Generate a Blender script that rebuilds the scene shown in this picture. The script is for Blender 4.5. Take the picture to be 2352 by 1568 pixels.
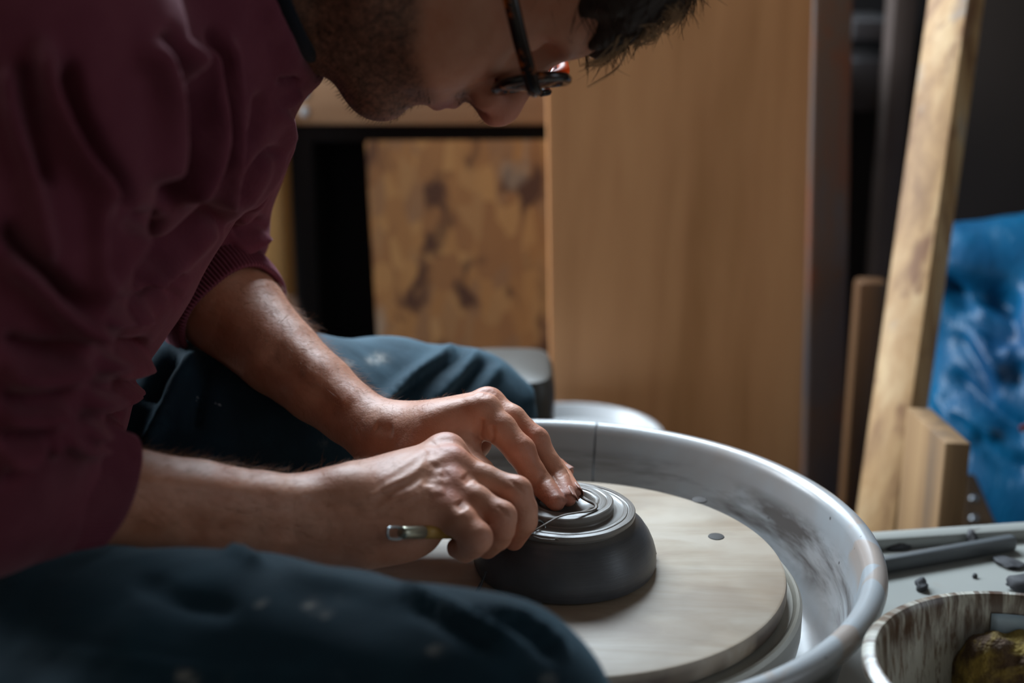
import bpy, bmesh, math, random
import numpy as np
from mathutils import Vector, Matrix
random.seed(7); RNG = np.random.default_rng(11)
for o in list(bpy.data.objects): bpy.data.objects.remove(o, do_unlink=True)
SC = bpy.context.scene; COL = SC.collection

# ---------------------------------------------------------------- camera
TH = math.radians(17.0); FPX = 3267.0; ZW = 0.60
EL = math.radians(25.9); DIST = 0.99
CAM = np.array([-.0363, -DIST*math.cos(EL), ZW+DIST*math.sin(EL)])
cd = bpy.data.cameras.new('camera'); cam = bpy.data.objects.new('camera', cd); COL.objects.link(cam)
cam.location = CAM; cam.rotation_euler = (math.pi/2-TH, 0, 0)
cd.sensor_width = 36; cd.lens = FPX/2352*36; cd.clip_start = .02; cd.clip_end = 50
cd.dof.use_dof = True; cd.dof.focus_distance = .965; cd.dof.aperture_fstop = 3.6
SC.camera = cam

# ---------------------------------------------------------------- world, light, exposure
w = bpy.data.worlds.new('world'); SC.world = w; w.use_nodes = True
bg = w.node_tree.nodes['Background']; bg.inputs[0].default_value = (.62, .78, 1, 1); bg.inputs[1].default_value = .6
SC.view_settings.view_transform = 'Standard'; SC.view_settings.look = 'None'
SC.view_settings.gamma = 1; SC.view_settings.use_curve_mapping = False
SC.view_settings.exposure = -0.4
# daylight entering through the two windows of the room (area lights stand in the openings)
RX0, RX1, RY0, RY1, RZ = -1.9, 2.3, -2.3, 1.5, 2.6
WIN1 = (.25, 1.42, 1.0, 2.35)        # left wall: y0,y1,z0,z1
WIN2 = (-1.5, .25, 1.62, 2.5)      # back wall: x0,x1,z0,z1
WIN3 = (-1.5, -.3, 1.0, 2.3)       # right wall
def area(name, loc, rot, sx, sy, power, colr):
    l = bpy.data.lights.new(name, 'AREA'); l.shape = 'RECTANGLE'; l.size = sx; l.size_y = sy; l.energy = power; l.color = colr
    o = bpy.data.objects.new(name, l); COL.objects.link(o); o.location = loc; o.rotation_euler = rot
    return o
area('daylight_left', (RX0-.03, (WIN1[0]+WIN1[1])/2, (WIN1[2]+WIN1[3])/2), (0, -math.pi/2, 0), WIN1[3]-WIN1[2], WIN1[1]-WIN1[0], 140, (.84, .92, 1))
area('daylight_back', ((WIN2[0]+WIN2[1])/2, RY1+.03, (WIN2[2]+WIN2[3])/2), (-math.pi/2, 0, 0), WIN2[1]-WIN2[0], WIN2[3]-WIN2[2], 245, (.74, .88, 1))
area('daylight_right', (RX1+.03, (WIN3[0]+WIN3[1])/2, (WIN3[2]+WIN3[3])/2), (0, math.pi/2, 0), WIN3[3]-WIN3[2], WIN3[1]-WIN3[0], 9, (.80, .90, 1))

# ---------------------------------------------------------------- helpers
cT, sT = math.cos(TH), math.sin(TH)
def ray(px, py):
    b = (784-py)/FPX
    return np.array([(px-1176)/FPX, cT+b*sT, -sT+b*cT])
def PY(px, py, Y):
    r = ray(px, py); return CAM+(Y-CAM[1])/r[1]*r
def PZ(px, py, Z):
    r = ray(px, py); return CAM+(Z-CAM[2])/r[2]*r
def PX(px, py, X):
    r = ray(px, py); return CAM+(X-CAM[0])/r[0]*r
def project(V):
    d = V-CAM; dep = d[..., 1]*cT-d[..., 2]*sT; up = d[..., 1]*sT+d[..., 2]*cT
    return np.stack([1176+FPX*d[..., 0]/dep, 784-FPX*up/dep], -1)
def A(*a): return np.array(a, float)
def unit(v): v = np.asarray(v, float); return v/np.linalg.norm(v)

def tag(o, label=None, cat=None, group=None, kind=None):
    if label: o['label'] = label
    if cat: o['category'] = cat
    if group: o['group'] = group
    if kind: o['kind'] = kind
    return o
def empty(name, loc=(0, 0, 0)):
    o = bpy.data.objects.new(name, None); COL.objects.link(o); o.location = loc; o.empty_display_size = .05
    return o
def link(name, me, m, parent=None, smooth=True):
    o = bpy.data.objects.new(name, me); COL.objects.link(o)
    if m is not None: me.materials.append(m)
    if smooth: me.polygons.foreach_set('use_smooth', [True]*len(me.polygons))
    if parent is not None:
        o.parent = parent
        if parent.type == 'EMPTY' or True:
            bpy.context.view_layer.update(); o.matrix_parent_inverse = parent.matrix_world.inverted()
    return o
def mesh_np(name, V, F, m, parent=None, smooth=True, attrs=None):
    me = bpy.data.meshes.new(name)
    FL = [np.asarray(q, np.int32) for q in (F if isinstance(F, list) and isinstance(F[0], np.ndarray) and F[0].ndim == 2 else [F])]
    me.vertices.add(len(V)); me.vertices.foreach_set('co', np.asarray(V, np.float32).ravel())
    lp = np.concatenate([q.ravel() for q in FL]); me.loops.add(len(lp)); me.loops.foreach_set('vertex_index', lp)
    ns = np.concatenate([np.full(len(q), q.shape[1], np.int32) for q in FL])
    me.polygons.add(len(ns)); me.polygons.foreach_set('loop_start', np.r_[0, np.cumsum(ns)[:-1]].astype(np.int32))
    me.update(calc_edges=True)
    if attrs:
        for k, a in attrs.items():
            at = me.attributes.new(k, 'FLOAT', 'POINT'); at.data.foreach_set('value', np.asarray(a, np.float32))
    me.validate()
    return link(name, me, m, parent, smooth)
def mesh_bm(name, bm, m, parent=None, smooth=False, auto=False):
    bmesh.ops.recalc_face_normals(bm, faces=bm.faces[:])
    me = bpy.data.meshes.new(name); bm.to_mesh(me); bm.free()
    o = link(name, me, m, parent, smooth)
    if auto:
        md = o.modifiers.new('edge', 'EDGE_SPLIT'); md.split_angle = math.radians(38)
    return o
def box(name, lo, hi, m, parent=None, bev=.002, frame=None, seg=2):
    """bevelled box; frame = (origin, X, Y, Z axes) optional"""
    bm = bmesh.new(); bmesh.ops.create_cube(bm, size=1)
    lo, hi = A(*lo), A(*hi)
    for v in bm.verts: v.co = Vector((lo+hi)/2+np.array(v.co)*(hi-lo))
    if bev > 0: bmesh.ops.bevel(bm, geom=bm.edges[:], offset=bev, segments=seg, affect='EDGES', profile=.5)
    if frame is not None:
        O, X, Y, Z = [np.asarray(q, float) for q in frame]
        for v in bm.verts:
            c = np.array(v.co); v.co = Vector(O+c[0]*X+c[1]*Y+c[2]*Z)
    return mesh_bm(name, bm, m, parent, smooth=True, auto=True)
def lathe(name, prof, m, parent=None, c=(0, 0, 0), n=128, a0=0, a1=2*math.pi, smooth=True, auto=30, closed=None, wob=None):
    """revolve (r,z) profile"""
    full = abs(a1-a0-2*math.pi) < 1e-6
    k = n if full else n+1
    th = a0+(a1-a0)*np.arange(k)/n
    V = []
    for r, z in prof:
        rr = r+(wob(th, z) if wob else 0)
        V.append(np.stack([c[0]+rr*np.cos(th), c[1]+rr*np.sin(th), c[2]+z+0*th], 1))
    V = np.concatenate(V); F = []
    for i in range(len(prof)-1):
        for j in range(n):
            j2 = (j+1) % k
            F.append((i*k+j, i*k+j2, (i+1)*k+j2, (i+1)*k+j))
    if not full:
        cap = None
    o = mesh_np(name, V, F, m, parent, smooth)
    me = o.data
    bm = bmesh.new(); bm.from_mesh(me)
    bmesh.ops.remove_doubles(bm, verts=bm.verts, dist=1e-6)
    if not full: bmesh.ops.holes_fill(bm, edges=[e for e in bm.edges if e.is_boundary], sides=0)
    bmesh.ops.recalc_face_normals(bm, faces=bm.faces); bm.to_mesh(me); bm.free()
    if smooth: me.polygons.foreach_set('use_smooth', [True]*len(me.polygons))
    if auto:
        md = o.modifiers.new('edge', 'EDGE_SPLIT'); md.split_angle = math.radians(auto)
    return o
def catmull(P, n):
    P = np.asarray(P, float); Q = np.vstack([2*P[0]-P[1], P, 2*P[-1]-P[-2]]); out = []
    for i in range(1, len(Q)-2):
        t = np.linspace(0, 1, n, endpoint=False)[:, None]
        a, b, c, d = Q[i-1], Q[i], Q[i+1], Q[i+2]
        out.append(.5*((2*b)+(c-a)*t+(2*a-5*b+4*c-d)*t*t+(3*b-a-3*c+d)*t**3))
    return np.vstack(out+[P[-1:]])
def tube_vf(P, R, sides=8, closed=False, flat=None):
    P = np.asarray(P, float); n = len(P); R = np.broadcast_to(R, (n,))
    T = np.gradient(P, axis=0)
    if closed: T = np.roll(P, -1, 0)-np.roll(P, 1, 0)
    T /= np.linalg.norm(T, axis=1)[:, None]+1e-12
    up = A(0, 0, 1) if abs(T[0][2]) < .9 else A(1, 0, 0)
    N = np.zeros_like(P); N[0] = unit(np.cross(T[0], up))
    for i in range(1, n):
        v = N[i-1]-np.dot(N[i-1], T[i])*T[i]; N[i] = unit(v)
    B = np.cross(T, N); th = 2*np.pi*np.arange(sides)/sides
    V = P[:, None]+R[:, None, None]*(np.cos(th)[None, :, None]*N[:, None]+(flat or 1)*np.sin(th)[None, :, None]*B[:, None])
    V = V.reshape(-1, 3); F = []
    for i in range(n if closed else n-1):
        i2 = (i+1) % n
        for j in range(sides):
            F.append((i*sides+j, i*sides+(j+1) % sides, i2*sides+(j+1) % sides, i2*sides+j))
    return V, F
def tube(name, P, R, m, parent=None, sides=10, closed=False, flat=None):
    V, F = tube_vf(P, R, sides, closed, flat)
    o = mesh_np(name, V, F, m, parent)
    if not closed:
        bm = bmesh.new(); bm.from_mesh(o.data)
        bmesh.ops.holes_fill(bm, edges=[e for e in bm.edges if e.is_boundary], sides=0)
        bm.to_mesh(o.data); bm.free()
        o.data.polygons.foreach_set('use_smooth', [True]*len(o.data.polygons))
    return o

# ---------------------------------------------------------------- signed distance sculpting
class Sdf:
    def __init__(s, lo, hi, h, far=.05):
        s.lo = np.asarray(lo, np.float32); s.h = h
        s.n = np.ceil((np.asarray(hi)-s.lo)/h).astype(int)+1
        s.d = np.full(s.n, far, np.float32)
    def reg(s, lo, hi, mar):
        i0 = np.clip(np.floor((np.asarray(lo)-mar-s.lo)/s.h).astype(int), 0, s.n)
        i1 = np.clip(np.ceil((np.asarray(hi)+mar-s.lo)/s.h).astype(int)+1, 0, s.n)
        if (i1 <= i0).any(): return None, None
        sl = tuple(slice(a, b) for a, b in zip(i0, i1))
        ax = [(s.lo[i]+s.h*np.arange(i0[i], i1[i])).astype(np.float32) for i in range(3)]
        return sl, (ax[0][:, None, None], ax[1][None, :, None], ax[2][None, None, :])
    def comb(s, sl, d1, k, sub=False):
        d0 = s.d[sl]
        if sub: d0 = -d0
        if k > 0:
            h = np.clip(.5+.5*(d0-d1)/k, 0, 1); d = d1*h+d0*(1-h)-k*h*(1-h)
        else: d = np.minimum(d0, d1)
        s.d[sl] = -d if sub else d
    def cone(s, a, b, ra, rb, k=.01, flat=None, sub=False):
        a = np.asarray(a, float); b = np.asarray(b, float); r = max(ra, rb)
        sl, X = s.reg(np.minimum(a, b)-r, np.maximum(a, b)+r, k+.012)
        if sl is None: return
        p = [X[i]-np.float32(a[i]) for i in range(3)]; ba = b-a
        if flat is not None:
            n, ratio = unit(flat[0]), flat[1]
            q = (p[0]*n[0]+p[1]*n[1]+p[2]*n[2])*(1/ratio-1)
            p = [p[i]+q*n[i] for i in range(3)]; ba = ba+np.dot(ba, n)*(1/ratio-1)*n
        L = np.dot(ba, ba)+1e-12
        t = np.clip((p[0]*ba[0]+p[1]*ba[1]+p[2]*ba[2])/L, 0, 1)
        d1 = np.sqrt((p[0]-t*ba[0])**2+(p[1]-t*ba[1])**2+(p[2]-t*ba[2])**2)-(ra+(rb-ra)*t)
        if flat is not None: d1 = d1*np.float32((1+flat[1])/2)
        s.comb(sl, d1.astype(np.float32), k, sub)
    def chain(s, pts, k=.008, flat=None):
        for (a, ra), (b, rb) in zip(pts[:-1], pts[1:]): s.cone(a, b, ra, rb, k, flat)
    def ell(s, c, r, axes=None, k=.01, sub=False):
        c = np.asarray(c, float); r = np.asarray(r, float); R = r.max()
        sl, X = s.reg(c-R, c+R, k+.012)
        if sl is None: return
        p = [X[i]-np.float32(c[i]) for i in range(3)]
        ax = np.eye(3) if axes is None else np.asarray(axes, float)
        q = [(p[0]*ax[i][0]+p[1]*ax[i][1]+p[2]*ax[i][2]) for i in range(3)]
        k0 = np.sqrt(sum((q[i]/r[i])**2 for i in range(3))); k1 = np.sqrt(sum((q[i]/r[i]**2)**2 for i in range(3)))+1e-9
        s.comb(sl, (k0*(k0-1)/k1).astype(np.float32), k, sub)
    def cut(s, p0, n):
        ax = [(s.lo[i]+s.h*np.arange(s.n[i])).astype(np.float32) for i in range(3)]
        pl = (ax[0][:, None, None]-p0[0])*n[0]+(ax[1][None, :, None]-p0[1])*n[1]+(ax[2][None, None, :]-p0[2])*n[2]
        s.d = np.maximum(s.d, pl.astype(np.float32))
    def mesh(s):
        d = s.d; h = s.h; ins = d < 0
        c = np.zeros(tuple(s.n-1), np.int8)
        for i in (0, 1):
            for j in (0, 1):
                for k in (0, 1):
                    c += ins[i:s.n[0]-1+i, j:s.n[1]-1+j, k:s.n[2]-1+k]
        act = np.argwhere((c > 0) & (c < 8))
        idx = np.full(tuple(s.n-1), -1, np.int32); idx[tuple(act.T)] = np.arange(len(act))
        acc = np.zeros((len(act), 3), np.float32); cnt = np.zeros(len(act), np.float32)
        cr = [(i, j, k) for i in (0, 1) for j in (0, 1) for k in (0, 1)]
        val = {q: d[act[:, 0]+q[0], act[:, 1]+q[1], act[:, 2]+q[2]] for q in cr}
        for q in cr:
            for ax in range(3):
                if q[ax] == 0:
                    q2 = list(q); q2[ax] = 1; q2 = tuple(q2); a, b = val[q], val[q2]
                    m = (a < 0) != (b < 0); t = np.where(m, a/np.where(m, a-b, 1), 0)
                    P = np.tile(np.array(q, np.float32), (len(act), 1)); P[:, ax] = t
                    acc += P*m[:, None]; cnt += m
        V = s.lo+h*(act+acc/cnt[:, None])
        F = []
        for ax in range(3):
            o1, o2 = (ax+1) % 3, (ax+2) % 3
            sa = [slice(1, -1)]*3; sa[ax] = slice(0, -1); sb = [slice(1, -1)]*3; sb[ax] = slice(1, None)
            a, b = ins[tuple(sa)], ins[tuple(sb)]
            for flip in (0, 1):
                e = np.argwhere((a & ~b) if not flip else (~a & b))
                if len(e) == 0: continue
                base = e.copy(); base[:, o1] += 1; base[:, o2] += 1
                def g(u, v):
                    z = base.copy(); z[:, o1] -= u; z[:, o2] -= v; return idx[tuple(z.T)]
                q = np.stack([g(1, 1), g(0, 1), g(0, 0), g(1, 0)], 1)
                F.append(q[:, ::-1] if flip else q)
        return V.astype(np.float64), np.concatenate(F)
def vnormals(V, F):
    n = np.cross(V[F[:, 2]]-V[F[:, 0]], V[F[:, 3]]-V[F[:, 1]]) if F.shape[1] == 4 else np.cross(V[F[:, 1]]-V[F[:, 0]], V[F[:, 2]]-V[F[:, 0]])
    N = np.zeros_like(V)
    for i in range(F.shape[1]): np.add.at(N, F[:, i], n)
    return N/(np.linalg.norm(N, axis=1)[:, None]+1e-12)
def smooth_mesh(V, F, it=2, lam=.5):
    n = len(V); nx = np.roll(F, -1, 1)
    a = np.concatenate([F.ravel(), nx.ravel()]); b = np.concatenate([nx.ravel(), F.ravel()])
    deg = np.bincount(a, minlength=n).astype(float)[:, None]+1e-9
    for _ in range(it):
        S = np.stack([np.bincount(a, weights=V[b, i], minlength=n) for i in range(3)], 1)
        V = V+lam*(S/deg-V)
    return V
def seg_dist(p, poly):
    """2-D or 3-D distance of points to a polyline, with arc parameter 0..1"""
    poly = np.asarray(poly, float); best = np.full(len(p), 1e9); tt = np.zeros(len(p)); side = np.zeros(len(p))
    L = np.r_[0, np.cumsum(np.linalg.norm(np.diff(poly, axis=0), axis=1))]
    for i in range(len(poly)-1):
        a, b = poly[i], poly[i+1]; ba = b-a
        t = np.clip(((p-a)@ba)/(ba@ba+1e-12), 0, 1); q = p-a-t[:, None]*ba; dd = np.linalg.norm(q, axis=1)
        m = dd < best; best[m] = dd[m]; tt[m] = ((L[i]+t*(L[i+1]-L[i]))/L[-1])[m]
        if p.shape[1] == 2: side[m] = np.sign(ba[0]*q[:, 1]-ba[1]*q[:, 0])[m]
    return best, tt, side
def stroke(V, N, px, poly, width, amp, valley=0, taper=.15, yr=None, smoothp=True):
    """sculpt a ridge (amp>0) or crease (amp<0) along a curve on the surface turned towards the viewer"""
    poly = catmull(poly, 6) if smoothp and len(poly) > 2 else np.asarray(poly, float)
    lo, hi = poly.min(0)-4*width, poly.max(0)+4*width
    vd = V-CAM; face = -np.sum(N*vd, 1)/np.linalg.norm(vd, axis=1)
    m = (px[:, 0] > lo[0]) & (px[:, 0] < hi[0]) & (px[:, 1] > lo[1]) & (px[:, 1] < hi[1]) & (face > -.15)
    if yr is not None: m &= (V[:, 1] > yr[0]) & (V[:, 1] < yr[1])
    i = np.nonzero(m)[0]
    if len(i) == 0: return
    d, t, side = seg_dist(px[i], poly)
    w = np.clip(np.minimum(t, 1-t)/taper, 0, 1) if taper else 1
    w = w*w*(3-2*w) if taper else 1
    f = np.exp(-(d/width)**2)
    if valley: f = f-valley*np.exp(-((d*side-1.6*width)/width)**2)
    V[i] += N[i]*(amp*f*w*np.clip((face[i]+.15)/.3, 0, 1))[:, None]
def fnoise(V, scale, seed=0, oct=2):
    """cheap smooth pseudo-noise from sines, about -1..1"""
    r = np.random.default_rng(seed); out = np.zeros(len(V)); amp = 1
    for o in range(oct):
        for _ in range(5):
            k = r.normal(size=3)*scale*(2**o); out += amp*np.sin(V@k+r.uniform(0, 6.28))/2.6
        amp *= .5
    return out

# ---------------------------------------------------------------- materials
def lin(c):
    if isinstance(c, str): c = tuple(int(c[i:i+2], 16)/255 for i in (0, 2, 4))
    return tuple(((v/12.92) if v <= .04045 else ((v+.055)/1.055)**2.4) for v in c)+(1,)
class NT:
    def __init__(s, name):
        s.m = bpy.data.materials.new(name); s.m.use_nodes = True; s.t = s.m.node_tree; s.n = s.t.nodes
        s.b = s.n['Principled BSDF']; s.out = s.n['Material Output']; s._c = None
    def co(s, scale=(1, 1, 1), rot=(0, 0, 0), kind='Object', loc=(0, 0, 0)):
        c = s.n.new('ShaderNodeTexCoord'); mp = s.n.new('ShaderNodeMapping'); mp.inputs['Scale'].default_value = scale
        mp.inputs['Rotation'].default_value = rot; mp.inputs['Location'].default_value = loc
        s.t.links.new(c.outputs[kind], mp.inputs[0]); return mp.outputs[0]
    def noise(s, v, scale=5, det=4, rough=.55, dist=0):
        n = s.n.new('ShaderNodeTexNoise'); n.inputs['Scale'].default_value = scale; n.inputs['Detail'].default_value = det
        n.inputs['Roughness'].default_value = rough; n.inputs['Distortion'].default_value = dist
        s.t.links.new(v, n.inputs['Vector']); return n.outputs['Fac']
    def vor(s, v, scale=5, feat='F1', out='Distance'):
        n = s.n.new('ShaderNodeTexVoronoi'); n.feature = feat; n.inputs['Scale'].default_value = scale
        s.t.links.new(v, n.inputs['Vector']); return n.outputs[out]
    def wave(s, v, scale=5, dist=2, det=2, ty='BANDS', dscale=1, dir_='X'):
        n = s.n.new('ShaderNodeTexWave'); n.wave_type = ty; n.inputs['Scale'].default_value = scale
        if ty == 'BANDS': n.bands_direction = dir_
        n.inputs['Distortion'].default_value = dist; n.inputs['Detail'].default_value = det; n.inputs['Detail Scale'].default_value = dscale
        s.t.links.new(v, n.inputs['Vector']); return n.outputs['Fac']
    def ramp(s, f, stops, interp='LINEAR'):
        r = s.n.new('ShaderNodeValToRGB'); r.color_ramp.interpolation = interp; e = r.color_ramp.elements
        while len(e) < len(stops): e.new(.5)
        for q, (p, c) in zip(e, stops):
            q.position = p; q.color = (c, c, c, 1) if isinstance(c, (int, float)) else lin(c)
        s.t.links.new(f, r.inputs[0]); return r.outputs[0]
    def attr(s, name):
        n = s.n.new('ShaderNodeAttribute'); n.attribute_name = name; return n.outputs['Fac']
    def mix(s, f, a, b, blend='MIX'):
        n = s.n.new('ShaderNodeMix'); n.data_type = 'RGBA'; n.blend_type = blend
        for v, i in ((f, 0), (a, 6), (b, 7)):
            if isinstance(v, (int, float)): n.inputs[i].default_value = v
            elif isinstance(v, (tuple, str)): n.inputs[i].default_value = lin(v)
            else: s.t.links.new(v, n.inputs[i])
        return n.outputs[2]
    def math(s, op, a, b=0.0):
        n = s.n.new('ShaderNodeMath'); n.operation = op
        for i, v in enumerate((a, b)):
            if isinstance(v, (int, float)): n.inputs[i].default_value = v
            else: s.t.links.new(v, n.inputs[i])
        return n.outputs[0]
    def bump(s, h, strength=.3, dist=.002, prev=None):
        n = s.n.new('ShaderNodeBump'); n.inputs['Strength'].default_value = strength; n.inputs['Distance'].default_value = dist
        s.t.links.new(h, n.inputs['Height'])
        if prev is not None: s.t.links.new(prev, n.inputs['Normal'])
        return n.outputs[0]
    def set(s, col=None, rough=None, nrm=None, **kw):
        for nm, v in (('Base Color', col), ('Roughness', rough), ('Normal', nrm)):
            if v is None: continue
            i = s.b.inputs[nm]
            if isinstance(v, (int, float)): i.default_value = v
            elif isinstance(v, (tuple, str)): i.default_value = lin(v)
            else: s.t.links.new(v, i)
        for k, v in kw.items():
            i = s.b.inputs[k.replace('_', ' ')]
            if isinstance(v, (int, float)): i.default_value = v
            elif isinstance(v, (tuple, str)): i.default_value = lin(v)
            else: s.t.links.new(v, i)
        return s.m
def m_plain(name, c1, c2=None, rough=.6, scale=8, bump=.15, bs=60, **kw):
    t = NT(name); v = t.co(); f = t.noise(v, scale, 5)
    col = t.mix(t.ramp(f, [(.3, 0.), (.7, 1.)]), c1, c2 or c1)
    return t.set(col, rough, t.bump(t.noise(v, bs, 4), bump, .002), **kw)
def m_wood(name, c1, c2, c3, axis='Z', grain=1.0, rough=.6, streak=(.35, .7), patches=None, bump=.25):
    """grain runs along axis"""
    t = NT(name); lo, hi = 1.2*grain, 26*grain
    sc = {'X': (lo, hi, hi), 'Y': (hi, lo, hi), 'Z': (hi, hi, lo)}[axis]
    v = t.co(sc); f = t.noise(v, 1.0, 6, .6, .4)
    sc2 = tuple(q*4 for q in sc); g = t.noise(t.co(sc2), 1.0, 3, .6)
    col = t.ramp(f, [(streak[0], c1), (.5, c2), (streak[1], c3)])
    col = t.mix(t.math('MULTIPLY', g, .35), col, c1, 'MULTIPLY')
    if patches:
        for (s_, lo_, hi_, c_) in patches:
            col = t.mix(t.ramp(t.noise(t.co((1, 1, .5)), s_, 4, .6, .6), [(lo_, 0.), (hi_, 1.)]), col, c_)
    return t.set(col, rough, t.bump(t.math('ADD', f, g), bump, .001))
# ================================================================ room
M_wall = m_plain('wall_paint', '72675b', '655b50', .85, 3)
M_wallb = m_plain('wall_back_paint', '4c4239', '3d342c', .85, 3)
M_floor = m_plain('floor_concrete', '453e37', '3a3530', .8, 5)
M_ceil = m_plain('ceiling_paint', '433d36', '3a352f', .9, 3)
M_frame = m_plain('window_frame_paint', 'dcdcd8', 'c9c9c4', .5)
tg = NT('window_glass'); M_glass = tg.set('ffffff', .02, Transmission_Weight=1.0, IOR=1.45)
def wall_with_hole(name, lo, hi, hole, axis, m):
    """box wall made of four slabs round an opening; axis = thickness axis (0 or 1)"""
    o = 1-axis; bm = bmesh.new()
    def slab(a0, a1, z0, z1):
        l = [0, 0, z0]; h = [0, 0, z1]; l[axis] = lo[axis]; h[axis] = hi[axis]; l[o] = a0; h[o] = a1
        r = bmesh.ops.create_cube(bm, size=1)
        for v in r['verts']: v.co = Vector([(l[i]+h[i])/2+v.co[i]*(h[i]-l[i]) for i in range(3)])
    a0, a1, z0, z1 = hole
    slab(lo[o], a0, lo[2], hi[2]); slab(a1, hi[o], lo[2], hi[2]); slab(a0, a1, lo[2], z0); slab(a0, a1, z1, hi[2])
    return tag(mesh_bm(name, bm, m), kind='structure')
T = .14
tag(box('floor', (RX0-T, RY0-T, -.1), (RX1+T, RY1+T, 0), M_floor, bev=0), kind='structure')
tag(box('ceiling', (RX0-T, RY0-T, RZ), (RX1+T, RY1+T, RZ+.1), M_ceil, bev=0), kind='structure')
wall_with_hole('wall_left', (RX0-T, RY0, 0), (RX0, RY1, RZ), WIN1, 0, M_wall)
wall_with_hole('wall_right', (RX1, RY0, 0), (RX1+T, RY1, RZ), WIN3, 0, M_wall)
wall_with_hole('wall_back', (RX0-T, RY1, 0), (RX1+T, RY1+T, RZ), WIN2, 1, M_wallb)
tag(box('wall_front', (RX0-T, RY0-T, 0), (RX1+T, RY0, RZ), M_wall, bev=0), kind='structure')
def window(name, axis, pos, hole):
    a0, a1, z0, z1 = hole; e = empty(name); tag(e, kind='structure')
    def bx(n, u0, u1, v0, v1, t0, t1, m):
        l = [0, 0, v0]; h = [0, 0, v1]; l[axis] = min(t0, t1); h[axis] = max(t0, t1); l[1-axis] = u0; h[1-axis] = u1
        return box(n, l, h, m, e, bev=0)
    s = 1 if pos > 0 else -1
    t0, t1 = pos+s*.05, pos+s*.1; f = .05
    bx('window_frame', a0, a1, z0, z0+f, t0, t1, M_frame); bx('window_frame', a0, a1, z1-f, z1, t0, t1, M_frame)
    bx('window_frame', a0, a0+f, z0+f, z1-f, t0, t1, M_frame); bx('window_frame', a1-f, a1, z0+f, z1-f, t0, t1, M_frame)
    c = (a0+a1)/2; bx('window_mullion', c-.02, c+.02, z0+f, z1-f, t0, t1, M_frame)
    bx('window_pane', a0+f, c-.02, z0+f, z1-f, pos+s*.07, pos+s*.076, M_glass); bx('window_pane', c+.02, a1-f, z0+f, z1-f, pos+s*.07, pos+s*.076, M_glass)
window('window_1', 0, RX0, WIN1); window('window_2', 1, RY1, WIN2); window('window_3', 0, RX1, WIN3)

# ================================================================ background store of boards
M_board = m_wood('pale_board_wood', 'ac7a4a', 'c08c5c', 'cc9866', 'Z', .5, .55, patches=[(3, .62, .8, '9a6f47')])
M_beam = m_wood('bench_beam_wood', '9d7a5c', 'b08a68', 'b99674', 'X', .6, .6)
M_post = m_wood('bench_post_wood', 'a07a45', 'b98e54', 'c59d62', 'Z', .7, .6)
M_stick = m_wood('old_lumber_wood', '86603a', 'b89262', 'd0b184', 'Z', .8, .6, (.36, .64), [(11, .56, .68, '9a948c'), (17, .58, .68, '7a5230')])
M_stickd = m_wood('planed_lumber_wood', '8a6741', 'ad8452', 'c09a68', 'Z', .8, .6)
M_blockw = m_wood('weathered_block_wood', '66503a', '876845', 'a08058', 'Z', .9, .7, patches=[(12, .6, .7, '8d8478')])
M_brown = m_wood('brown_plank_wood', '5a3c22', '755030', '85603c', 'Z', .7, .6)
M_voidshade = m_plain('void_shade_black', '0d0d10', '121216', .7, 6)  # near-black: the shade of the voids is put into the colour
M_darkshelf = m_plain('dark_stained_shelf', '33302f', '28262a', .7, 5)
t = NT('rusty_steel'); v = t.co((1, 1, .45))
f = t.noise(v, 9, 5, .6, .5); c = t.ramp(f, [(.35, '5a5558'), (.5, '66544a'), (.62, '7d482f'), (.75, '6a6664')])
M_rust = t.set(c, t.ramp(f, [(.3, .45), (.7, .8)]), t.bump(t.noise(v, 60, 4), .3, .001), Metallic=.25)
t = NT('strand_board'); v = t.co((1, 1, .55), (0, .5, 0)); f1 = t.vor(t.co((1.6, 1.6, .7), (0, .6, 0)), 34, 'F1', 'Color')
sep = t.n.new('ShaderNodeSeparateColor'); t.t.links.new(f1, sep.inputs[0])
c = t.ramp(sep.outputs[0], [(.1, '8f6138'), (.45, '9e6e3e'), (.7, 'ab7d4a'), (.93, '8d6440')])
c = t.mix(t.ramp(t.noise(t.co((1.5, 1.5, .8), (0, .7, 0)), 15, 3, .5, .6), [(.54, 0.), (.63, 1.)]), c, '4f2e1a')
c = t.mix(t.ramp(t.noise(t.co((2.2, 2, .7), (0, .5, 0)), 8, 3, .5, .4), [(.6, 0.), (.72, 1.)]), c, 'a08d78')
M_osb = t.set(c, .65, t.bump(sep.outputs[1], .25, .002))
M_greyplastic = m_plain('grey_plastic', '423e38', '3b3833', .45, 4, .05)
M_screw = m_plain('zinc_screw', '8f959b', '7c8288', .35, 20, Metallic=.9)

def quad_board(name, p, th, m, parent=None, bev=.002):
    """slab whose front face has the four given corners (lb, rb, rt, lt), th deep backwards"""
    lb, rb, rt, lt = [np.asarray(q, float) for q in p]
    n = unit(np.cross(rb-lb, lt-lb)); n = n if n[1] > 0 else -n
    bm = bmesh.new(); vs = [bm.verts.new(Vector(q)) for q in (lb, rb, rt, lt)]+[bm.verts.new(Vector(q+n*th)) for q in (lb, rb, rt, lt)]
    for f in ((0, 1, 2, 3), (7, 6, 5, 4), (0, 4, 5, 1), (1, 5, 6, 2), (2, 6, 7, 3), (3, 7, 4, 0)): bm.faces.new([vs[i] for i in f])
    if bev: bmesh.ops.bevel(bm, geom=bm.edges[:], offset=bev, segments=2, affect='EDGES')
    return mesh_bm(name, bm, m, parent, smooth=True, auto=True)

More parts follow.
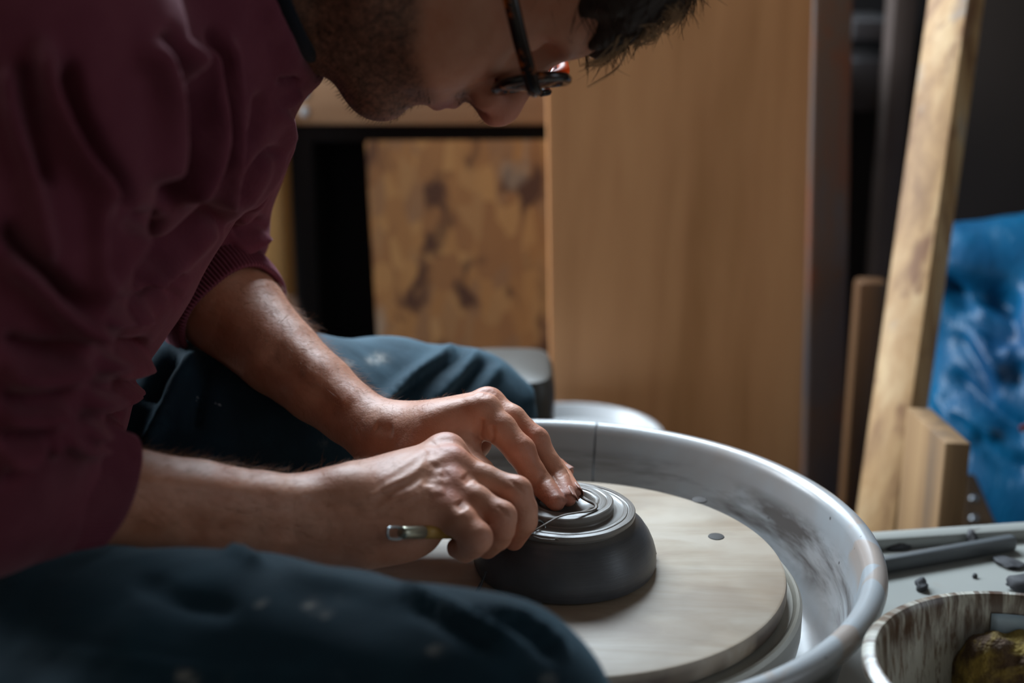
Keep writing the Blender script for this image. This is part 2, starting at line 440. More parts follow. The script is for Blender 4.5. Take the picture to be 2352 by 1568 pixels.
# tall pale board leaning in front
def lean(px0, px1, pxt0, pxt1, Yb, Yt, z0, z1):
    def at(pa, pb, z, Y):     # x on the line of the edge at height z
        top = PY(pb[0], pb[1], Y); return top[0]
    return None
def edge_at_z(pa, pb, z, Yb, Yt, zb, zt):
    """edge given by two pixels; depth changes linearly with height; returns the point at height z"""
    A0 = PY(pa[0], pa[1], Yb+(Yt-Yb)*.3); B0 = PY(pb[0], pb[1], Yb+(Yt-Yb)*.6)
    t_ = (z-A0[2])/(B0[2]-A0[2]); q = A0+(B0-A0)*t_; return q
zt = 1.12
bl0 = edge_at_z((1266, 900), (1257, 200), 0.0, .80, .92, 0, zt); bl1 = edge_at_z((1266, 900), (1257, 200), zt, .80, .92, 0, zt)
br0 = edge_at_z((1841, 1000), (1866, 50), 0.0, .80, .92, 0, zt); br1 = edge_at_z((1841, 1000), (1866, 50), zt, .80, .92, 0, zt)
o = quad_board('leaning_board', (bl0, br0, br1, bl1), .022, M_board)
tag(o, 'tall wide pale wooden board leaning upright behind the wheel', 'board')
# rusty upright
rl0 = edge_at_z((1852, 1000), (1872, 50), 0.0, .93, .97, 0, zt); rl1 = edge_at_z((1852, 1000), (1872, 50), zt, .93, .97, 0, zt)
rr0 = edge_at_z((1941, 1000), (1958, 50), 0.0, .93, .97, 0, zt); rr1 = edge_at_z((1941, 1000), (1958, 50), zt, .93, .97, 0, zt)
tag(quad_board('steel_upright', (rl0, rr0, rr1, rl1), .05, M_rust), 'dark rust-stained steel upright beside the tall pale board', 'upright')

# workbench with beam, post and a void blackened as shade; strand board standing under it
wb = empty('workbench', (-.3, 1.2, 0)); tag(wb, 'workbench with a pale front beam and underside blackened as shade behind the potter', 'workbench')
zb1 = PY(900, 163, 1.08)[2]; zb0 = PY(900, 287, 1.08)[2]
xl = -1.1; xr = .36
box('front_beam', (xl, 1.08, zb0), (xr, 1.13, zb1), M_beam, wb, .004)
box('bench_top', (xl, 1.10, zb1-.004), (xr, 1.46, zb1+.03), m_plain('bench_top_wood', '6d5748', '5c4a3e', .6, 6), wb, .003)
xa = PY(560, 500, 1.04)[0]; xb = PY(652, 500, 1.04)[0]
box('bench_post', (xa, 1.04, 0), (xb, 1.12, zb0+.02), M_post, wb, .004)
box('back_panel', (xl, 1.40, 0), (xr, 1.42, zb1-.01), M_voidshade, wb, 0)
box('side_panel', (xb+.002, 1.13, 0), (xb+.03, 1.40, zb0), M_voidshade, wb, 0)
box('under_shelf', (xb+.03, 1.14, .12), (xr, 1.40, .14), M_voidshade, wb, 0)
box('gap_shade_strip', (xb, 1.125, zb0-.03), (xr, 1.15, zb0+.004), M_voidshade, wb, 0)  # dark strip colours in the shadow gap under the beam
ol0 = edge_at_z((863, 770), (838, 335), .145, 1.16, 1.2, 0, .9); ztop = PY(900, 328, 1.17)[2]
p_lt = PY(839, 324, 1.065); p_rt = PY(1330, 322, 1.065); p_lb = PY(902, 1370, .985); p_rb = PY(1330, 1370, .985)
tag(quad_board('strand_board_panel', (p_lb, p_rb, p_rt, p_lt), .015, M_osb), 'golden strand board panel with dark flakes under the bench', 'panel')

M_paint = m_plain('paint_dab', 'b9bcc0', 'a4a8ac', .6)
for py in (214, 256):
    q = PY(700, py, 1.08); bm = bmesh.new(); bmesh.ops.create_icosphere(bm, subdivisions=3, radius=1)
    for v in bm.verts: v.co = Vector((q[0]+v.co.x*.006, 1.0795+v.co.y*.0015, q[2]+v.co.z*.0075))
    mesh_bm('nail_head', bm, M_paint, wb, True)
# dark shelving far right
sh = empty('shelf_rack', (.9, 1.35, 0)); tag(sh, 'dark shelf rack in shadow behind the leaning stick', 'shelf')
xs0 = PY(1940, 100, 1.3)[0]; xs1 = PY(2600, 100, 1.3)[0]
for (pa, pb) in ((48, 92), (140, 255)):
    z1 = PY(2000, pa, 1.25)[2]; z0 = PY(2000, pb, 1.25)[2]
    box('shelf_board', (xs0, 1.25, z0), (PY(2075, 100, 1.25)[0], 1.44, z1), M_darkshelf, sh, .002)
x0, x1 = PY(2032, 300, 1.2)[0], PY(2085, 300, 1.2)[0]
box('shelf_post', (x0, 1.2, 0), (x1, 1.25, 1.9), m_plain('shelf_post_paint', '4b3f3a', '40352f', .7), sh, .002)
box('shelf_back', (xs0, 1.46, 0), (xs1, 1.48, 1.9), M_voidshade, sh, 0)  # near-black sheet stands in for the dark void between the shelves
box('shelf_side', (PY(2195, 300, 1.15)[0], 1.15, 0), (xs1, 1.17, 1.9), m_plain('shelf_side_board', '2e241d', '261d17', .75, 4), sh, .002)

# leaning stick of lumber (edge towards us)
def stick(name, p0, p1, w, d, ang, m, ext=(0, 0)):
    p0, p1 = np.asarray(p0), np.asarray(p1); Z = unit(p1-p0); L = np.linalg.norm(p1-p0)
    X = A(math.cos(ang), math.sin(ang), 0); X = unit(X-np.dot(X, Z)*Z); Y = np.cross(Z, X)
    return box(name, (-w/2, 0, -ext[0]), (w/2, d, L+ext[1]), m, None, .0025, (p0, X, Y, Z))
a0 = PY(2006, 1215, .52); a1 = PY(2176, 0, .72)
o = stick('leaning_stick', a0, a1, .049, .038, math.radians(-48), M_stick, (.392, .35))
tag(o, 'long pale lumber stick leaning diagonally in front of the dark shelves', 'lumber')
# upright end of a short plank
zc = PY(2192, 1016, .36)[2]
o = PY(2171, 1016, .36)
Xb = A(math.cos(-.12), math.sin(-.12), 0); Yb = A(-.10, .995, 0)
tag(box('short_plank', (0, 0, -zc), (.024, .10, 0), M_blockw, None, .002, (o, Xb, Yb, A(0, 0, 1))), 'short weathered plank end standing right of the leaning stick', 'plank')
q0 = PY(2217, 1088, .62); q1 = PY(2240, 1088, .62); q2 = PY(2330, 1300, .56); q3 = PY(2205, 1300, .56)
sb = quad_board('offcut_board', (q3, q2, q1, q0), .02, m_wood('offcut_wood', '4a3826', '5c4630', '6a5239', 'Z'))
tag(sb, 'dark triangular wooden offcut with two screws beside the blue bag', 'offcut')
for py in (1145, 1190):
    c = PY(2237, py, .585); lathe('screw_head', [(0, .004), (.004, .0035), (.0055, .001), (.0055, -.002), (0, -.002)], M_screw, sb, c, 16)
xk0, xk1 = PY(1962, 800, .86)[0], PY(2030, 800, .86)[0]
tag(box('brown_plank', (xk0, .86, 0), (xk1, .89, PY(1990, 648, .86)[2]), M_brown, None, .006), 'short brown plank standing half hidden behind the leaning stick', 'plank')

# blue plastic sack
def build_bag():
    s = Sdf((.30, .45, .0), (1.12, 1.12, .84), .008, .05)
    c0 = PY(2330, 900, .80)
    s.ell(c0+A(.10, .02, -.12), (.25, .20, .30), k=.05)
    s.ell(c0+A(.09, .05, .03), (.18, .15, .14), k=.06)
    s.cone(PY(2200, 640, .86), PY(2440, 620, .88), .07, .075, .05)
    s.ell(c0+A(.05, -.02, -.33), (.22, .18, .16), k=.06)
    V, F = s.mesh(); V = smooth_mesh(V, F, 2)
    N = vnormals(V, F); V = V+N*(.006*fnoise(V*A(1, 1, 1), 12, 3)+.002*fnoise(V, 40, 5))[:, None]
    px = project(V); N = vnormals(V, F)
    for poly, wd, am in (([(2150, 640), (2230, 730), (2330, 800)], 22, -.03), ([(2200, 700), (2260, 790), (2310, 880)], 16, .018), ([(2190, 760), (2240, 840), (2290, 920)], 12, -.014),
                         ([(2230, 700), (2290, 780), (2360, 840)], 16, .016), ([(2170, 850), (2230, 900), (2330, 980), (2380, 1000)], 20, -.022), ([(2180, 930), (2240, 960), (2290, 1010)], 16, .016),
                         ([(2120, 640), (2200, 660), (2352, 690)], 30, -.03), ([(2230, 990), (2300, 1060), (2380, 1080)], 24, -.015), ([(2290, 640), (2330, 760), (2340, 900)], 16, -.014),
                         ([(2150, 890), (2180, 960), (2200, 1030)], 12, .012), ([(2260, 760), (2300, 840), (2352, 900)], 8, -.008)):
        stroke(V, N, px, poly, wd, am)
    V = smooth_mesh(V, F, 1, .4)
    t = NT('blue_sack_plastic'); v = t.co()
    c = t.mix(t.ramp(t.noise(v, 5, 3), [(.35, 0.), (.7, 1.)]), '04446e', '066a94')
    m = t.set(c, .42, t.bump(t.noise(t.co((1.6, 1, .6), (0, .7, 0)), 45, 4, .6, .8), .5, .005), Specular_IOR_Level=.45)
    o = mesh_np('plastic_sack', V, F, m)
    tag(o, 'crumpled bright blue plastic sack by the right edge', 'sack')
    r = PY(2349, 985, .58)
    tube('red_tie', [r+A(-.002, 0, 0), r+A(.012, .004, .003), r+A(.03, .01, .0)], .004, m_plain('red_string', 'a04a4a', '8a3a3a', .6), o, 8)
build_bag()

# grey bins and a white bucket beyond the far knee
def bin_(name, px0, px1, pyt, Y0, dep, label):
    xa, xb = PY(px0, pyt, Y0)[0], PY(px1, pyt, Y0)[0]; z = PY(px1, pyt, Y0)[2]; cx, cy = (xa+xb)/2, Y0+dep/2
    th = np.linspace(0, 2*np.pi, 64, endpoint=False); V = []
    prof = [(0, 0), (.86, 0), (.90, .01), (.97, z-.05), (1.0, z-.048), (1.0, z-.022), (.97, z-.010), (.90, z-.002), (.78, z), (0, z)]
    for r, zz_ in prof:
        ex = .45; V.append(np.stack([cx+r*(xb-xa)/2*np.sign(np.cos(th))*np.abs(np.cos(th))**ex, cy+r*dep/2*np.sign(np.sin(th))*np.abs(np.sin(th))**ex, zz_+0*th], 1))
    V = np.concatenate(V); F = [(i*64+j, i*64+(j+1) % 64, (i+1)*64+(j+1) % 64, (i+1)*64+j) for i in range(len(prof)-1) for j in range(64)]
    o = mesh_np(name, V, F, M_greyplastic); md = o.modifiers.new('edge', 'EDGE_SPLIT'); md.split_angle = math.radians(45)
    return tag(o, label, 'bin')
bin_('plastic_bin', 1060, 1278, 880, .44, .13, 'grey plastic bin with rounded lid behind the far knee')
bin_('plastic_bin', 300, 470, 690, .62, .2, 'grey plastic bin seen under the far rolled cuff')
M_white = m_plain('white_bucket_plastic', 'c9ccce', 'b9bdc0', .35, 4, .05)
cb = PY(1318, 1000, .69); zb = cb[2]
bk = tag(empty('bucket', (cb[0], .69, 0)), 'round white lidded bucket behind the splash pan', 'bucket')
lathe('bucket_body', [(0, 0), (.085, 0), (.088, .004), (.1, zb-.03), (.1, zb-.02), (0, zb-.02)], M_white, bk, (cb[0], .69, 0), 64)
lathe('bucket_lid', [(.101, zb-.04), (.107, zb-.038), (.109, zb-.01), (.106, zb+.004), (.1, zb+.005), (.094, zb-.004), (.09, zb-.012), (.05, zb-.012), (0, zb-.012)], M_white, bk, (cb[0], .69, 0), 64)
tube('lid_tab', [A(cb[0]+.07, .675, zb-.008), A(cb[0]+.072, .69, zb+.008), A(cb[0]+.07, .705, zb-.008)], .003, m_plain('dark_plastic', '3a4044', '30363a', .5), bk, 8)

# ================================================================ potter's wheel
def m_stained(name, base, base2, stains, rough=.3, extra=None, **kw):
    t = NT(name); v = t.co(); c = t.mix(t.noise(v, 6, 4), base, base2)
    r = rough
    for (sc, rot, s_, lo_, hi_, cc, det) in stains:
        f = t.ramp(t.noise(t.co(sc, rot), s_, det, .62, .5), [(lo_, 0.), (hi_, 1.)]); c = t.mix(f, c, cc)
    if extra: c = extra(t, c)
    return t.set(c, r, t.bump(t.noise(v, 45, 3), .06, .002), **kw)
def pan_extra(t, c):
    geo = t.n.new('ShaderNodeTexCoord'); sx = t.n.new('ShaderNodeSeparateXYZ'); t.t.links.new(geo.outputs['Object'], sx.inputs[0])
    # polar coordinates round the wheel: clay splashed in bands round the wall
    ang = t.math('ARCTAN2', t.math('ADD', sx.outputs[1], -.005), t.math('ADD', sx.outputs[0], .02))
    cmb = t.n.new('ShaderNodeCombineXYZ'); t.t.links.new(t.math('MULTIPLY', ang, .5), cmb.inputs[0]); t.t.links.new(t.math('MULTIPLY', sx.outputs[2], 9.0), cmb.inputs[1])
    f = t.noise(cmb.outputs[0], 2.6, 5, .62, .7)
    band = t.ramp(sx.outputs[2], [(.55, 0.), (.568, 1.), (.592, 1.), (.602, 0.)])
    c = t.mix(t.math('MULTIPLY', t.ramp(f, [(.44, 0.), (.60, .95)]), band), c, '4f4845')
    low = t.ramp(sx.outputs[2], [(.533, 1.), (.545, .35), (.556, 0.)])
    c = t.mix(t.math('MULTIPLY', low, t.ramp(t.noise(cmb.outputs[0], 5, 4), [(.4, .2), (.7, .9)])), c, '7a7370')
    # finger-marks of dried slip on the rolled rim
    rimz = t.ramp(sx.outputs[2], [(.598, 0.), (.606, 1.)])
    rm = t.noise(t.co((1, 1, 1)), 26, 2, .5, .3)
    c = t.mix(t.math('MULTIPLY', t.math('MULTIPLY', rimz, t.ramp(rm, [(.50, 0.), (.55, .8)])), t.ramp(ang_mask(t, ang), [(.45, 0.), (.5, 1.)])), c, '9b8b80')
    # fine dark specks
    sp = t.vor(t.co(), 70); c = t.mix(t.math('MULTIPLY', t.ramp(sp, [(.06, 1.), (.11, 0.)]), t.ramp(t.noise(t.co(), 14, 2), [(.52, 0.), (.6, .8)])), c, '3a3634')
    return c
def ang_mask(t, ang):
    # 0..1 : slip marks only on the front-right part of the rim (angle -1.6 .. .15)
    a = t.math('SUBTRACT', 1.0, t.math('ABSOLUTE', t.math('MULTIPLY', t.math('ADD', ang, .75), .6)))
    return a
M_pan = m_stained('white_pan_plastic', '9fa4a8', '93979a', [((1, 1, 1), (0, 0, 0), 5, .45, .75, '8f8782', 4)], .27, pan_extra)
PC = (-.02, .005); ZR = .612; RP = .226; RB = .0085
def pan_prof():
    p = []
    zf = .533
    # outer wall up, rolled rim, inner wall down, floor
    p += [(.196, zf-.004), (.203, zf-.002), (.207, zf+.004), (RP-.011, ZR-.012)]
    for a in np.linspace(-170, 150, 14): p.append((RP+RB*math.cos(math.radians(-a)) if 0 else RP+RB*math.cos(math.radians(200-(-a)-200)), ZR+RB*math.sin(math.radians(a)) if 0 else ZR+RB*math.sin(math.radians(a))))
    return p
prof = [(.045, .529), (.196, .529), (.2035, .532), (.207, .54), (RP-.006, ZR-.010)]
for a in np.linspace(-100, 175, 15): prof.append((RP+.001+RB*math.cos(math.radians(a)), ZR+RB*math.sin(math.radians(a))))
prof += [(RP-.0095, ZR-.010), (.204, .545), (.198, .537), (.188, .534), (.045, .534)]
sp = tag(empty('splash_pan', (PC[0], PC[1], .53)), 'round white plastic splash pan smeared with clay round the wheel', 'splash pan')
aseam = math.atan2(PY(1372, 1050, .228)[1]-PC[1], PY(1372, 1050, .228)[0]-PC[0])
gap = .0035
for i in range(2):
    a0 = aseam+gap+math.pi*i; a1 = aseam-gap+math.pi*(i+1)
    lathe('pan_half', prof+[prof[0]], M_pan, sp, (PC[0], PC[1], 0), 120, a0, a1, auto=40)
box('seam_clip', (RP-.004, -.0035, .535), (RP+.004, .0035, ZR-.004), M_pan, sp, .001, (A(PC[0], PC[1], 0), A(math.cos(aseam), math.sin(aseam), 0), A(-math.sin(aseam), math.cos(aseam), 0), A(0, 0, 1)))

# table of the wheel with raised back lip, legs and motor housing
M_table = m_stained('white_table_laminate', '92938f', '878883', [((1, 1, 1), (0, 0, 0), 7, .62, .75, '8d867c', 4), ((1, 1, 1), (0, 0, 0), 60, .7, .76, '5a5652', 2)], .4)
wh = tag(empty('potters_wheel', (0, 0, 0)), "electric potter's wheel with white table and turning wheel head", 'wheel')
TZ = .529
e0, e1 = PZ(2020, 1222, TZ+.010), PZ(2352, 1200, TZ+.010)
tdx = unit(A(e1[0]-e0[0], e1[1]-e0[1], 0)); tdy = A(-tdx[1], tdx[0], 0)
fr = (A(e0[0], e0[1], TZ), tdx, tdy, A(0, 0, 1))
xo = -e0[0]
box('table_top', (xo-.23, -.435, -.022), (.42, .006, -.0005), M_table, wh, .004, fr)
box('back_lip', (xo-.23, -.012, -.002), (.42, .005, .010), M_table, wh, .004, fr)
for (lx, ly) in ((xo-.2, -.405), (.38, -.405), (xo-.2, -.03), (.38, -.03)):
    box('leg', (lx-.02, ly-.02, -TZ), (lx+.02, ly+.02, -.02), M_greyplastic, wh, .004, fr)
box('motor_housing', (xo-.12, -.33, -.30), (xo+.12, -.08, -.02), M_greyplastic, wh, .02, fr)
t = NT('cast_wheel_head'); v = t.co()
M_head = t.set(t.mix(t.noise(v, 10, 4), '8f8a80', 'a39c8f'), .38, t.bump(t.wave(v, 60, .4, 1, 'RINGS'), .05, .001), Metallic=.15)
lathe('wheel_head', [(0, .545), (.02, .545), (.14, .552), (.157, .556), (.1605, .56), (.1615, .566), (.1615, .583), (.1595, .5855), (.1575, .586), (.155, .5835), (.1535, .5835), (0, .5835)], M_head, wh, (0, 0, 0), 128, auto=35)
lathe('shaft', [(0, .40), (.018, .40), (.018, .546), (0, .546)], M_screw, wh, (0, 0, 0), 24)

# wooden bat with dark discs painted as pin holes
t = NT('bat_plywood'); v = t.co()
lg = t.noise(t.co((5, 26, 26), (0, 0, .35)), 1.0, 5, .6, .5)
rg = t.wave(v, 42, 1.2, 2, 'RINGS', 2)
c = t.ramp(lg, [(.3, '7f6a56'), (.48, 'a0907c'), (.66, 'b2a696')])
c = t.mix(t.ramp(t.noise(v, 9, 4, .6), [(.45, 0.), (.75, .6)]), c, '8f755e')
c = t.mix(t.math('MULTIPLY', rg, .12), c, '8f7f70')
sx = t.n.new('ShaderNodeSeparateXYZ'); t.t.links.new(v, sx.inputs[0])
edge = t.ramp(sx.outputs[2], [(.597, 1.), (.5985, 0.)])
c = t.mix(t.math('MULTIPLY', edge, t.ramp(t.noise(v, 16, 2), [(.42, 0.), (.55, .85)])), c, '4a3a30')
M_bat = t.set(c, .5, t.bump(t.math('ADD', t.math('MULTIPLY', rg, .4), t.noise(v, 70, 3)), .08, .001))
bat = tag(empty('wooden_bat', (0, 0, .584)), 'round pale plywood bat spinning under the clay bowl', 'bat')
lathe('bat_disc', [(0, .5845), (.148, .5845), (.1495, .586), (.1505, .59), (.1505, .5965), (.1497, .5993), (.148, .6), (0, .6)], M_bat, bat, (0, 0, 0), 160, auto=35)
M_holedark = m_plain('painted_hole_dark', '1c1512', '2a1f19', .7)  # the dark of a hole put into a flat colour
for (px, py) in ((1645, 1232), (1607, 1148)):
    q = PZ(px, py, .6); lathe('hole_disc', [(0, .6005), (.0046, .6006), (.0056, .6004), (.006, .59985)], M_holedark, bat, (q[0], q[1], 0), 24)  # flush disc, not a hole; its depth is only dark colour
# ================================================================ clay bowl, upside down, being trimmed
t = NT('leather_hard_clay'); v = t.co()
f = t.noise(v, 22, 5, .6); sx = t.n.new('ShaderNodeSeparateXYZ'); t.t.links.new(v, sx.inputs[0])
r2 = t.math('SQRT', t.math('ADD', t.math('MULTIPLY', sx.outputs[0], sx.outputs[0]), t.math('MULTIPLY', sx.outputs[1], sx.outputs[1])))
cm = t.n.new('ShaderNodeCombineXYZ'); t.t.links.new(t.math('MULTIPLY', r2, 1.0), cm.inputs[0]); t.t.links.new(t.math('MULTIPLY', sx.outputs[2], 1.0), cm.inputs[1])
ring = t.noise(cm.outputs[0], 900, 3, .7)
c = t.mix(t.ramp(f, [(.35, 0.), (.7, 1.)]), '3f3f42', '505052')
topm = t.ramp(sx.outputs[2], [(.634, 0.), (.6355, 1.)])
c = t.mix(topm, c, t.mix(f, '68625c', '76706a'))
vs = t.vor(v, 55); c = t.mix(t.math('MULTIPLY', t.ramp(vs, [(.05, 1.), (.1, 0.)]), t.ramp(t.noise(v, 18, 2), [(.55, 0.), (.62, .8)])), c, '1c1a1a')
rg_ = t.ramp(t.noise(v, 10, 3), [(.35, .28), (.7, .45)])
M_clay = t.set(c, rg_, t.bump(ring, .35, .0006, t.bump(t.noise(v, 28, 3), .12, .003)), Specular_IOR_Level=.45)
zz = .6003
cp = [(.0, .0), (.0585, .0), (.0617, .0012), (.0626, .0035), (.0624, .010), (.0608, .016), (.0578, .023), (.0535, .0295), (.0492, .0335), (.0462, .0352), (.0452, .0358),
      (.0452, .0366), (.0466, .0371), (.0473, .038), (.0473, .0405), (.0468, .0414), (.0452, .0417), (.0438, .0418), (.0432, .0412), (.0424, .0410), (.0418, .0415), (.0400, .0416), (.0392, .0411), (.0382, .0409), (.034, .0408), (.0326, .0411),
      (.0322, .042), (.0326, .046), (.0322, .0473), (.0314, .0478), (.0285, .0479), (.0277, .0475), (.0265, .0478), (.0232, .0478), (.0226, .0472), (.0217, .0476), (.0202, .0474), (.0190, .0462), (.0178, .0445), (.0150, .0432), (.008, .0428), (0, .0427)]
bowl = lathe('clay_bowl', cp, M_clay, None, (0, 0, zz), 160, auto=28, wob=lambda th, z: .00018*np.sin(5*th+40*z)+.0001*np.sin(11*th))
tag(bowl, 'dark grey clay bowl upside down on the bat with a freshly trimmed foot', 'bowl')
# wet slip ring at the rim of the bowl
t = NT('wet_slip'); M_slip = t.set('5d534b', .35)
PT = .6003+.0479
def topz(px, py): return PZ(px, py, PT+.0012)
# curls of trimmed clay
M_curl = m_plain('trimmed_clay', '5a4a3c', '4a3c30', .6, 60)
pl = [PZ(1222, 1222, .644), PZ(1250, 1205, .6485), PZ(1285, 1186, PT+.003), PZ(1320, 1178, PT+.003), PZ(1352, 1174, PT+.0012), PZ(1368, 1167, PT+.0012), PZ(1367, 1158, PT+.002), PZ(1350, 1149, PT+.003), PZ(1336, 1140, PT+.003), PZ(1328, 1128, PT+.002)]
P = catmull(pl, 8); R = np.linspace(.0009, .0016, len(P))
tag(tube('clay_curl', P, R, M_curl, None, 6, flat=.5), 'thin curl of trimmed clay lying across the foot of the bowl', 'clay curl')
pl = [PZ(1203, 1221, .6425), PZ(1240, 1236, .6425), PZ(1280, 1239, .6425), PZ(1275, 1236, .644)]
tag(tube('clay_curl', catmull(pl, 8), .0006, M_curl, None, 6, flat=.5), 'short clay thread on the lower step of the bowl', 'clay curl')
pl = [PZ(1497, 1258, .603), PZ(1504, 1262, .606), PZ(1507, 1272, .603)]
tag(tube('clay_curl', catmull(pl, 6), .0005, M_curl, None, 6), 'tiny clay thread sticking out at the right rim of the bowl', 'clay curl')
pl = [PZ(1117, 1312, .614), PZ(1105, 1340, .607), PZ(1087, 1374, .6012)]
tag(tube('clay_strip', catmull(pl, 6), [.0008]*6+[.0012]*6+[.001], m_plain('dark_wire', '2b2b2e', '232326', .5), None, 8), 'thin dark strip hanging from the left side of the bowl to the bat', 'strip')

# ================================================================ water tub, sponge, stick and scraps on the table
def tub_extra(t, c):
    tc = t.n.new('ShaderNodeTexCoord'); sx = t.n.new('ShaderNodeSeparateXYZ'); t.t.links.new(tc.outputs['Object'], sx.inputs[0])
    ang = t.math('ARCTAN2', t.math('ADD', sx.outputs[1], .172), t.math('ADD', sx.outputs[0], -.252))
    cmb = t.n.new('ShaderNodeCombineXYZ'); t.t.links.new(t.math('MULTIPLY', ang, 6.0), cmb.inputs[0]); t.t.links.new(t.math('MULTIPLY', sx.outputs[2], 14.0), cmb.inputs[1])
    f = t.noise(cmb.outputs[0], 3.2, 6, .68, .35)
    c = t.mix(t.ramp(f, [(.50, 0.), (.66, .9)]), c, '5f4128')
    g = t.noise(cmb.outputs[0], 1.3, 4, .6, .4)
    top = t.ramp(sx.outputs[2], [(.585, 0.), (.61, 1.)])
    c = t.mix(t.math('MULTIPLY', t.ramp(g, [(.42, 0.), (.56, .9)]), top), c, '4a3120')
    c = t.mix(t.ramp(t.noise(t.co(), 9, 4), [(.5, 0.), (.72, .6)]), c, '8d7a5c')
    return c
M_tub = m_stained('stained_tub_plastic', 'b9b6ab', 'aeaba0', [], .3, tub_extra)
tcx, tcy, tz = .259, -.178, .62
tb = tag(empty('plastic_tub', (tcx, tcy, TZ)), 'white plastic tub streaked with brown slip on the wheel table', 'tub')
h0 = TZ-tz+.0008
lathe('tub_body', [(0, h0), (.074, h0), (.078, h0+.003), (.0875, -.010), (.0885, -.006), (.0925, -.006), (.0955, -.003), (.0955, .001), (.093, .003), (.0885, .0035), (.0865, .001), (.0855, -.006), (.0765, h0+.006), (.073, h0+.003), (0, h0+.003)], M_tub, tb, (tcx, tcy, tz), 128, auto=40)
a0_, a1_ = math.radians(58), math.radians(88)
th = np.linspace(a0_, a1_, 10); VV = []
for z in np.linspace(-.028, -.008, 5):
    r = .0853-.0125*(-z-.006)/.08-.0006
    VV.append(np.stack([tcx+r*np.cos(th), tcy+r*np.sin(th), tz+z+0*th], 1))
VV = np.concatenate(VV); FF = [(i*10+j, i*10+j+1, (i+1)*10+j+1, (i+1)*10+j) for i in range(4) for j in range(9)]
o = mesh_np('blue_print', VV, FF, m_plain('blue_print_ink', '9fb8cb', 'b4c5d1', .35, 50), tb); sm = o.modifiers.new('s', 'SOLIDIFY'); sm.thickness = .0004
t = NT('cloudy_water'); M_wat = t.set('6d5a3c', .08, t.bump(t.noise(t.co(), 40, 2), .05, .002), Specular_IOR_Level=.6)
lathe('water', [(0, h0+.034), (.0795, h0+.034)], M_wat, tb, (tcx, tcy, tz), 64, auto=0)
def build_sponge():
    s = Sdf((.20, -.25, .54), (.36, -.10, .66), .0022, .02)
    c = PZ(2385, 1545, .580)
    X = unit(A(.9, -.3, .1)); Y = unit(np.cross(A(.1, .2, 1), X)); Z = np.cross(X, Y)
    for i in (-1, 1):
        for j in (-1, 1): s.cone(c+X*.03*i+Y*.018*j-Z*.012, c+X*.028*i+Y*.016*j+Z*.014, .012, .011, .012)
    s.cone(c-X*.026, c+X*.026, .025, .025, .012)
    V, F = s.mesh(); N = vnormals(V, F); V = V+N*(.0012*fnoise(V, 250, 4))[:, None]
    t = NT('yellow_sponge'); v = t.co()
    c_ = t.mix(t.ramp(t.noise(v, 38, 4, .6, .5), [(.42, 0.), (.56, 1.)]), '8a7434', '4a3520')
    return tag(mesh_np('sponge', V, F, t.set(c_, .9, t.bump(t.vor(v, 500), .6, .002))), 'yellow sponge stained with brown slip inside the tub', 'sponge')
build_sponge()
M_ruler = m_plain('grey_metal_strip', '4f5254', '46494b', .42, 12, .05)
r0, r1 = PZ(2030, 1296, TZ+.006), PZ(2330, 1244, TZ+.006)
rX = unit(r1-r0); rY = unit(np.cross(A(0, 0, 1), rX)); rZ = np.cross(rX, rY)
o = box('grey_bar', (-.02, -.005, -.006), (np.linalg.norm(r1-r0), .005, .006), M_ruler, None, .003, (r0, rX, rY, rZ), 3)
tag(o, 'flat grey bar lying on the table beside the splash pan', 'bar')
M_scrap = m_plain('clay_scrap', '2a2a2d', '38373a', .75, 60, .3)
scraps = [((2058, 1245), .020, .007, 'smeared dark clay scrap beside the pan rim near the table lip'), ((2122, 1241), .009, .008, 'dark clay crumb standing near the back lip of the table'),
          ((2115, 1343), .010, .007, 'dark clay crumb alone on the white table right of the pan'), ((2232, 1240), .010, .012, 'upright clay crumb behind the grey bar'),
          ((2318, 1294), .022, .004, 'long flat clay shaving on the table near the right edge'), ((2352, 1345), .026, .012, 'large dark clay lump behind the tub at the right edge'),
          ((2215, 1272), .009, .004, 'clay crumb stuck in front of the grey bar'), ((2240, 1322), .0035, .003, 'tiny clay speck on the table above the tub'),
          ((1957, 1440), .010, .008, 'clay crumb wedged between the tub and the pan')]
for i, ((px, py), sz, hgt, lab) in enumerate(scraps):
    zz_ = TZ if i != 8 else TZ
    c = PZ(px, py, TZ+hgt*.35)
    bm = bmesh.new(); bmesh.ops.create_icosphere(bm, subdivisions=3, radius=1)
    V = np.array([v.co for v in bm.verts]); rr = 1+.28*fnoise(V, 1.6, 20+i)+.12*fnoise(V, 4, 60+i)
    V = V*rr[:, None]*A(sz*.62, sz*.42, hgt*.62); V[:, 2] = np.maximum(V[:, 2], -hgt*.34)
    a = .6*i; V = V@np.array([[math.cos(a), math.sin(a), 0], [-math.sin(a), math.cos(a), 0], [0, 0, 1]])
    for v, q in zip(bm.verts, V): v.co = Vector(q+c)
    tag(mesh_bm('clay_scrap', bm, M_scrap, None, True), lab, 'clay scrap', 'clay scraps on the wheel table')
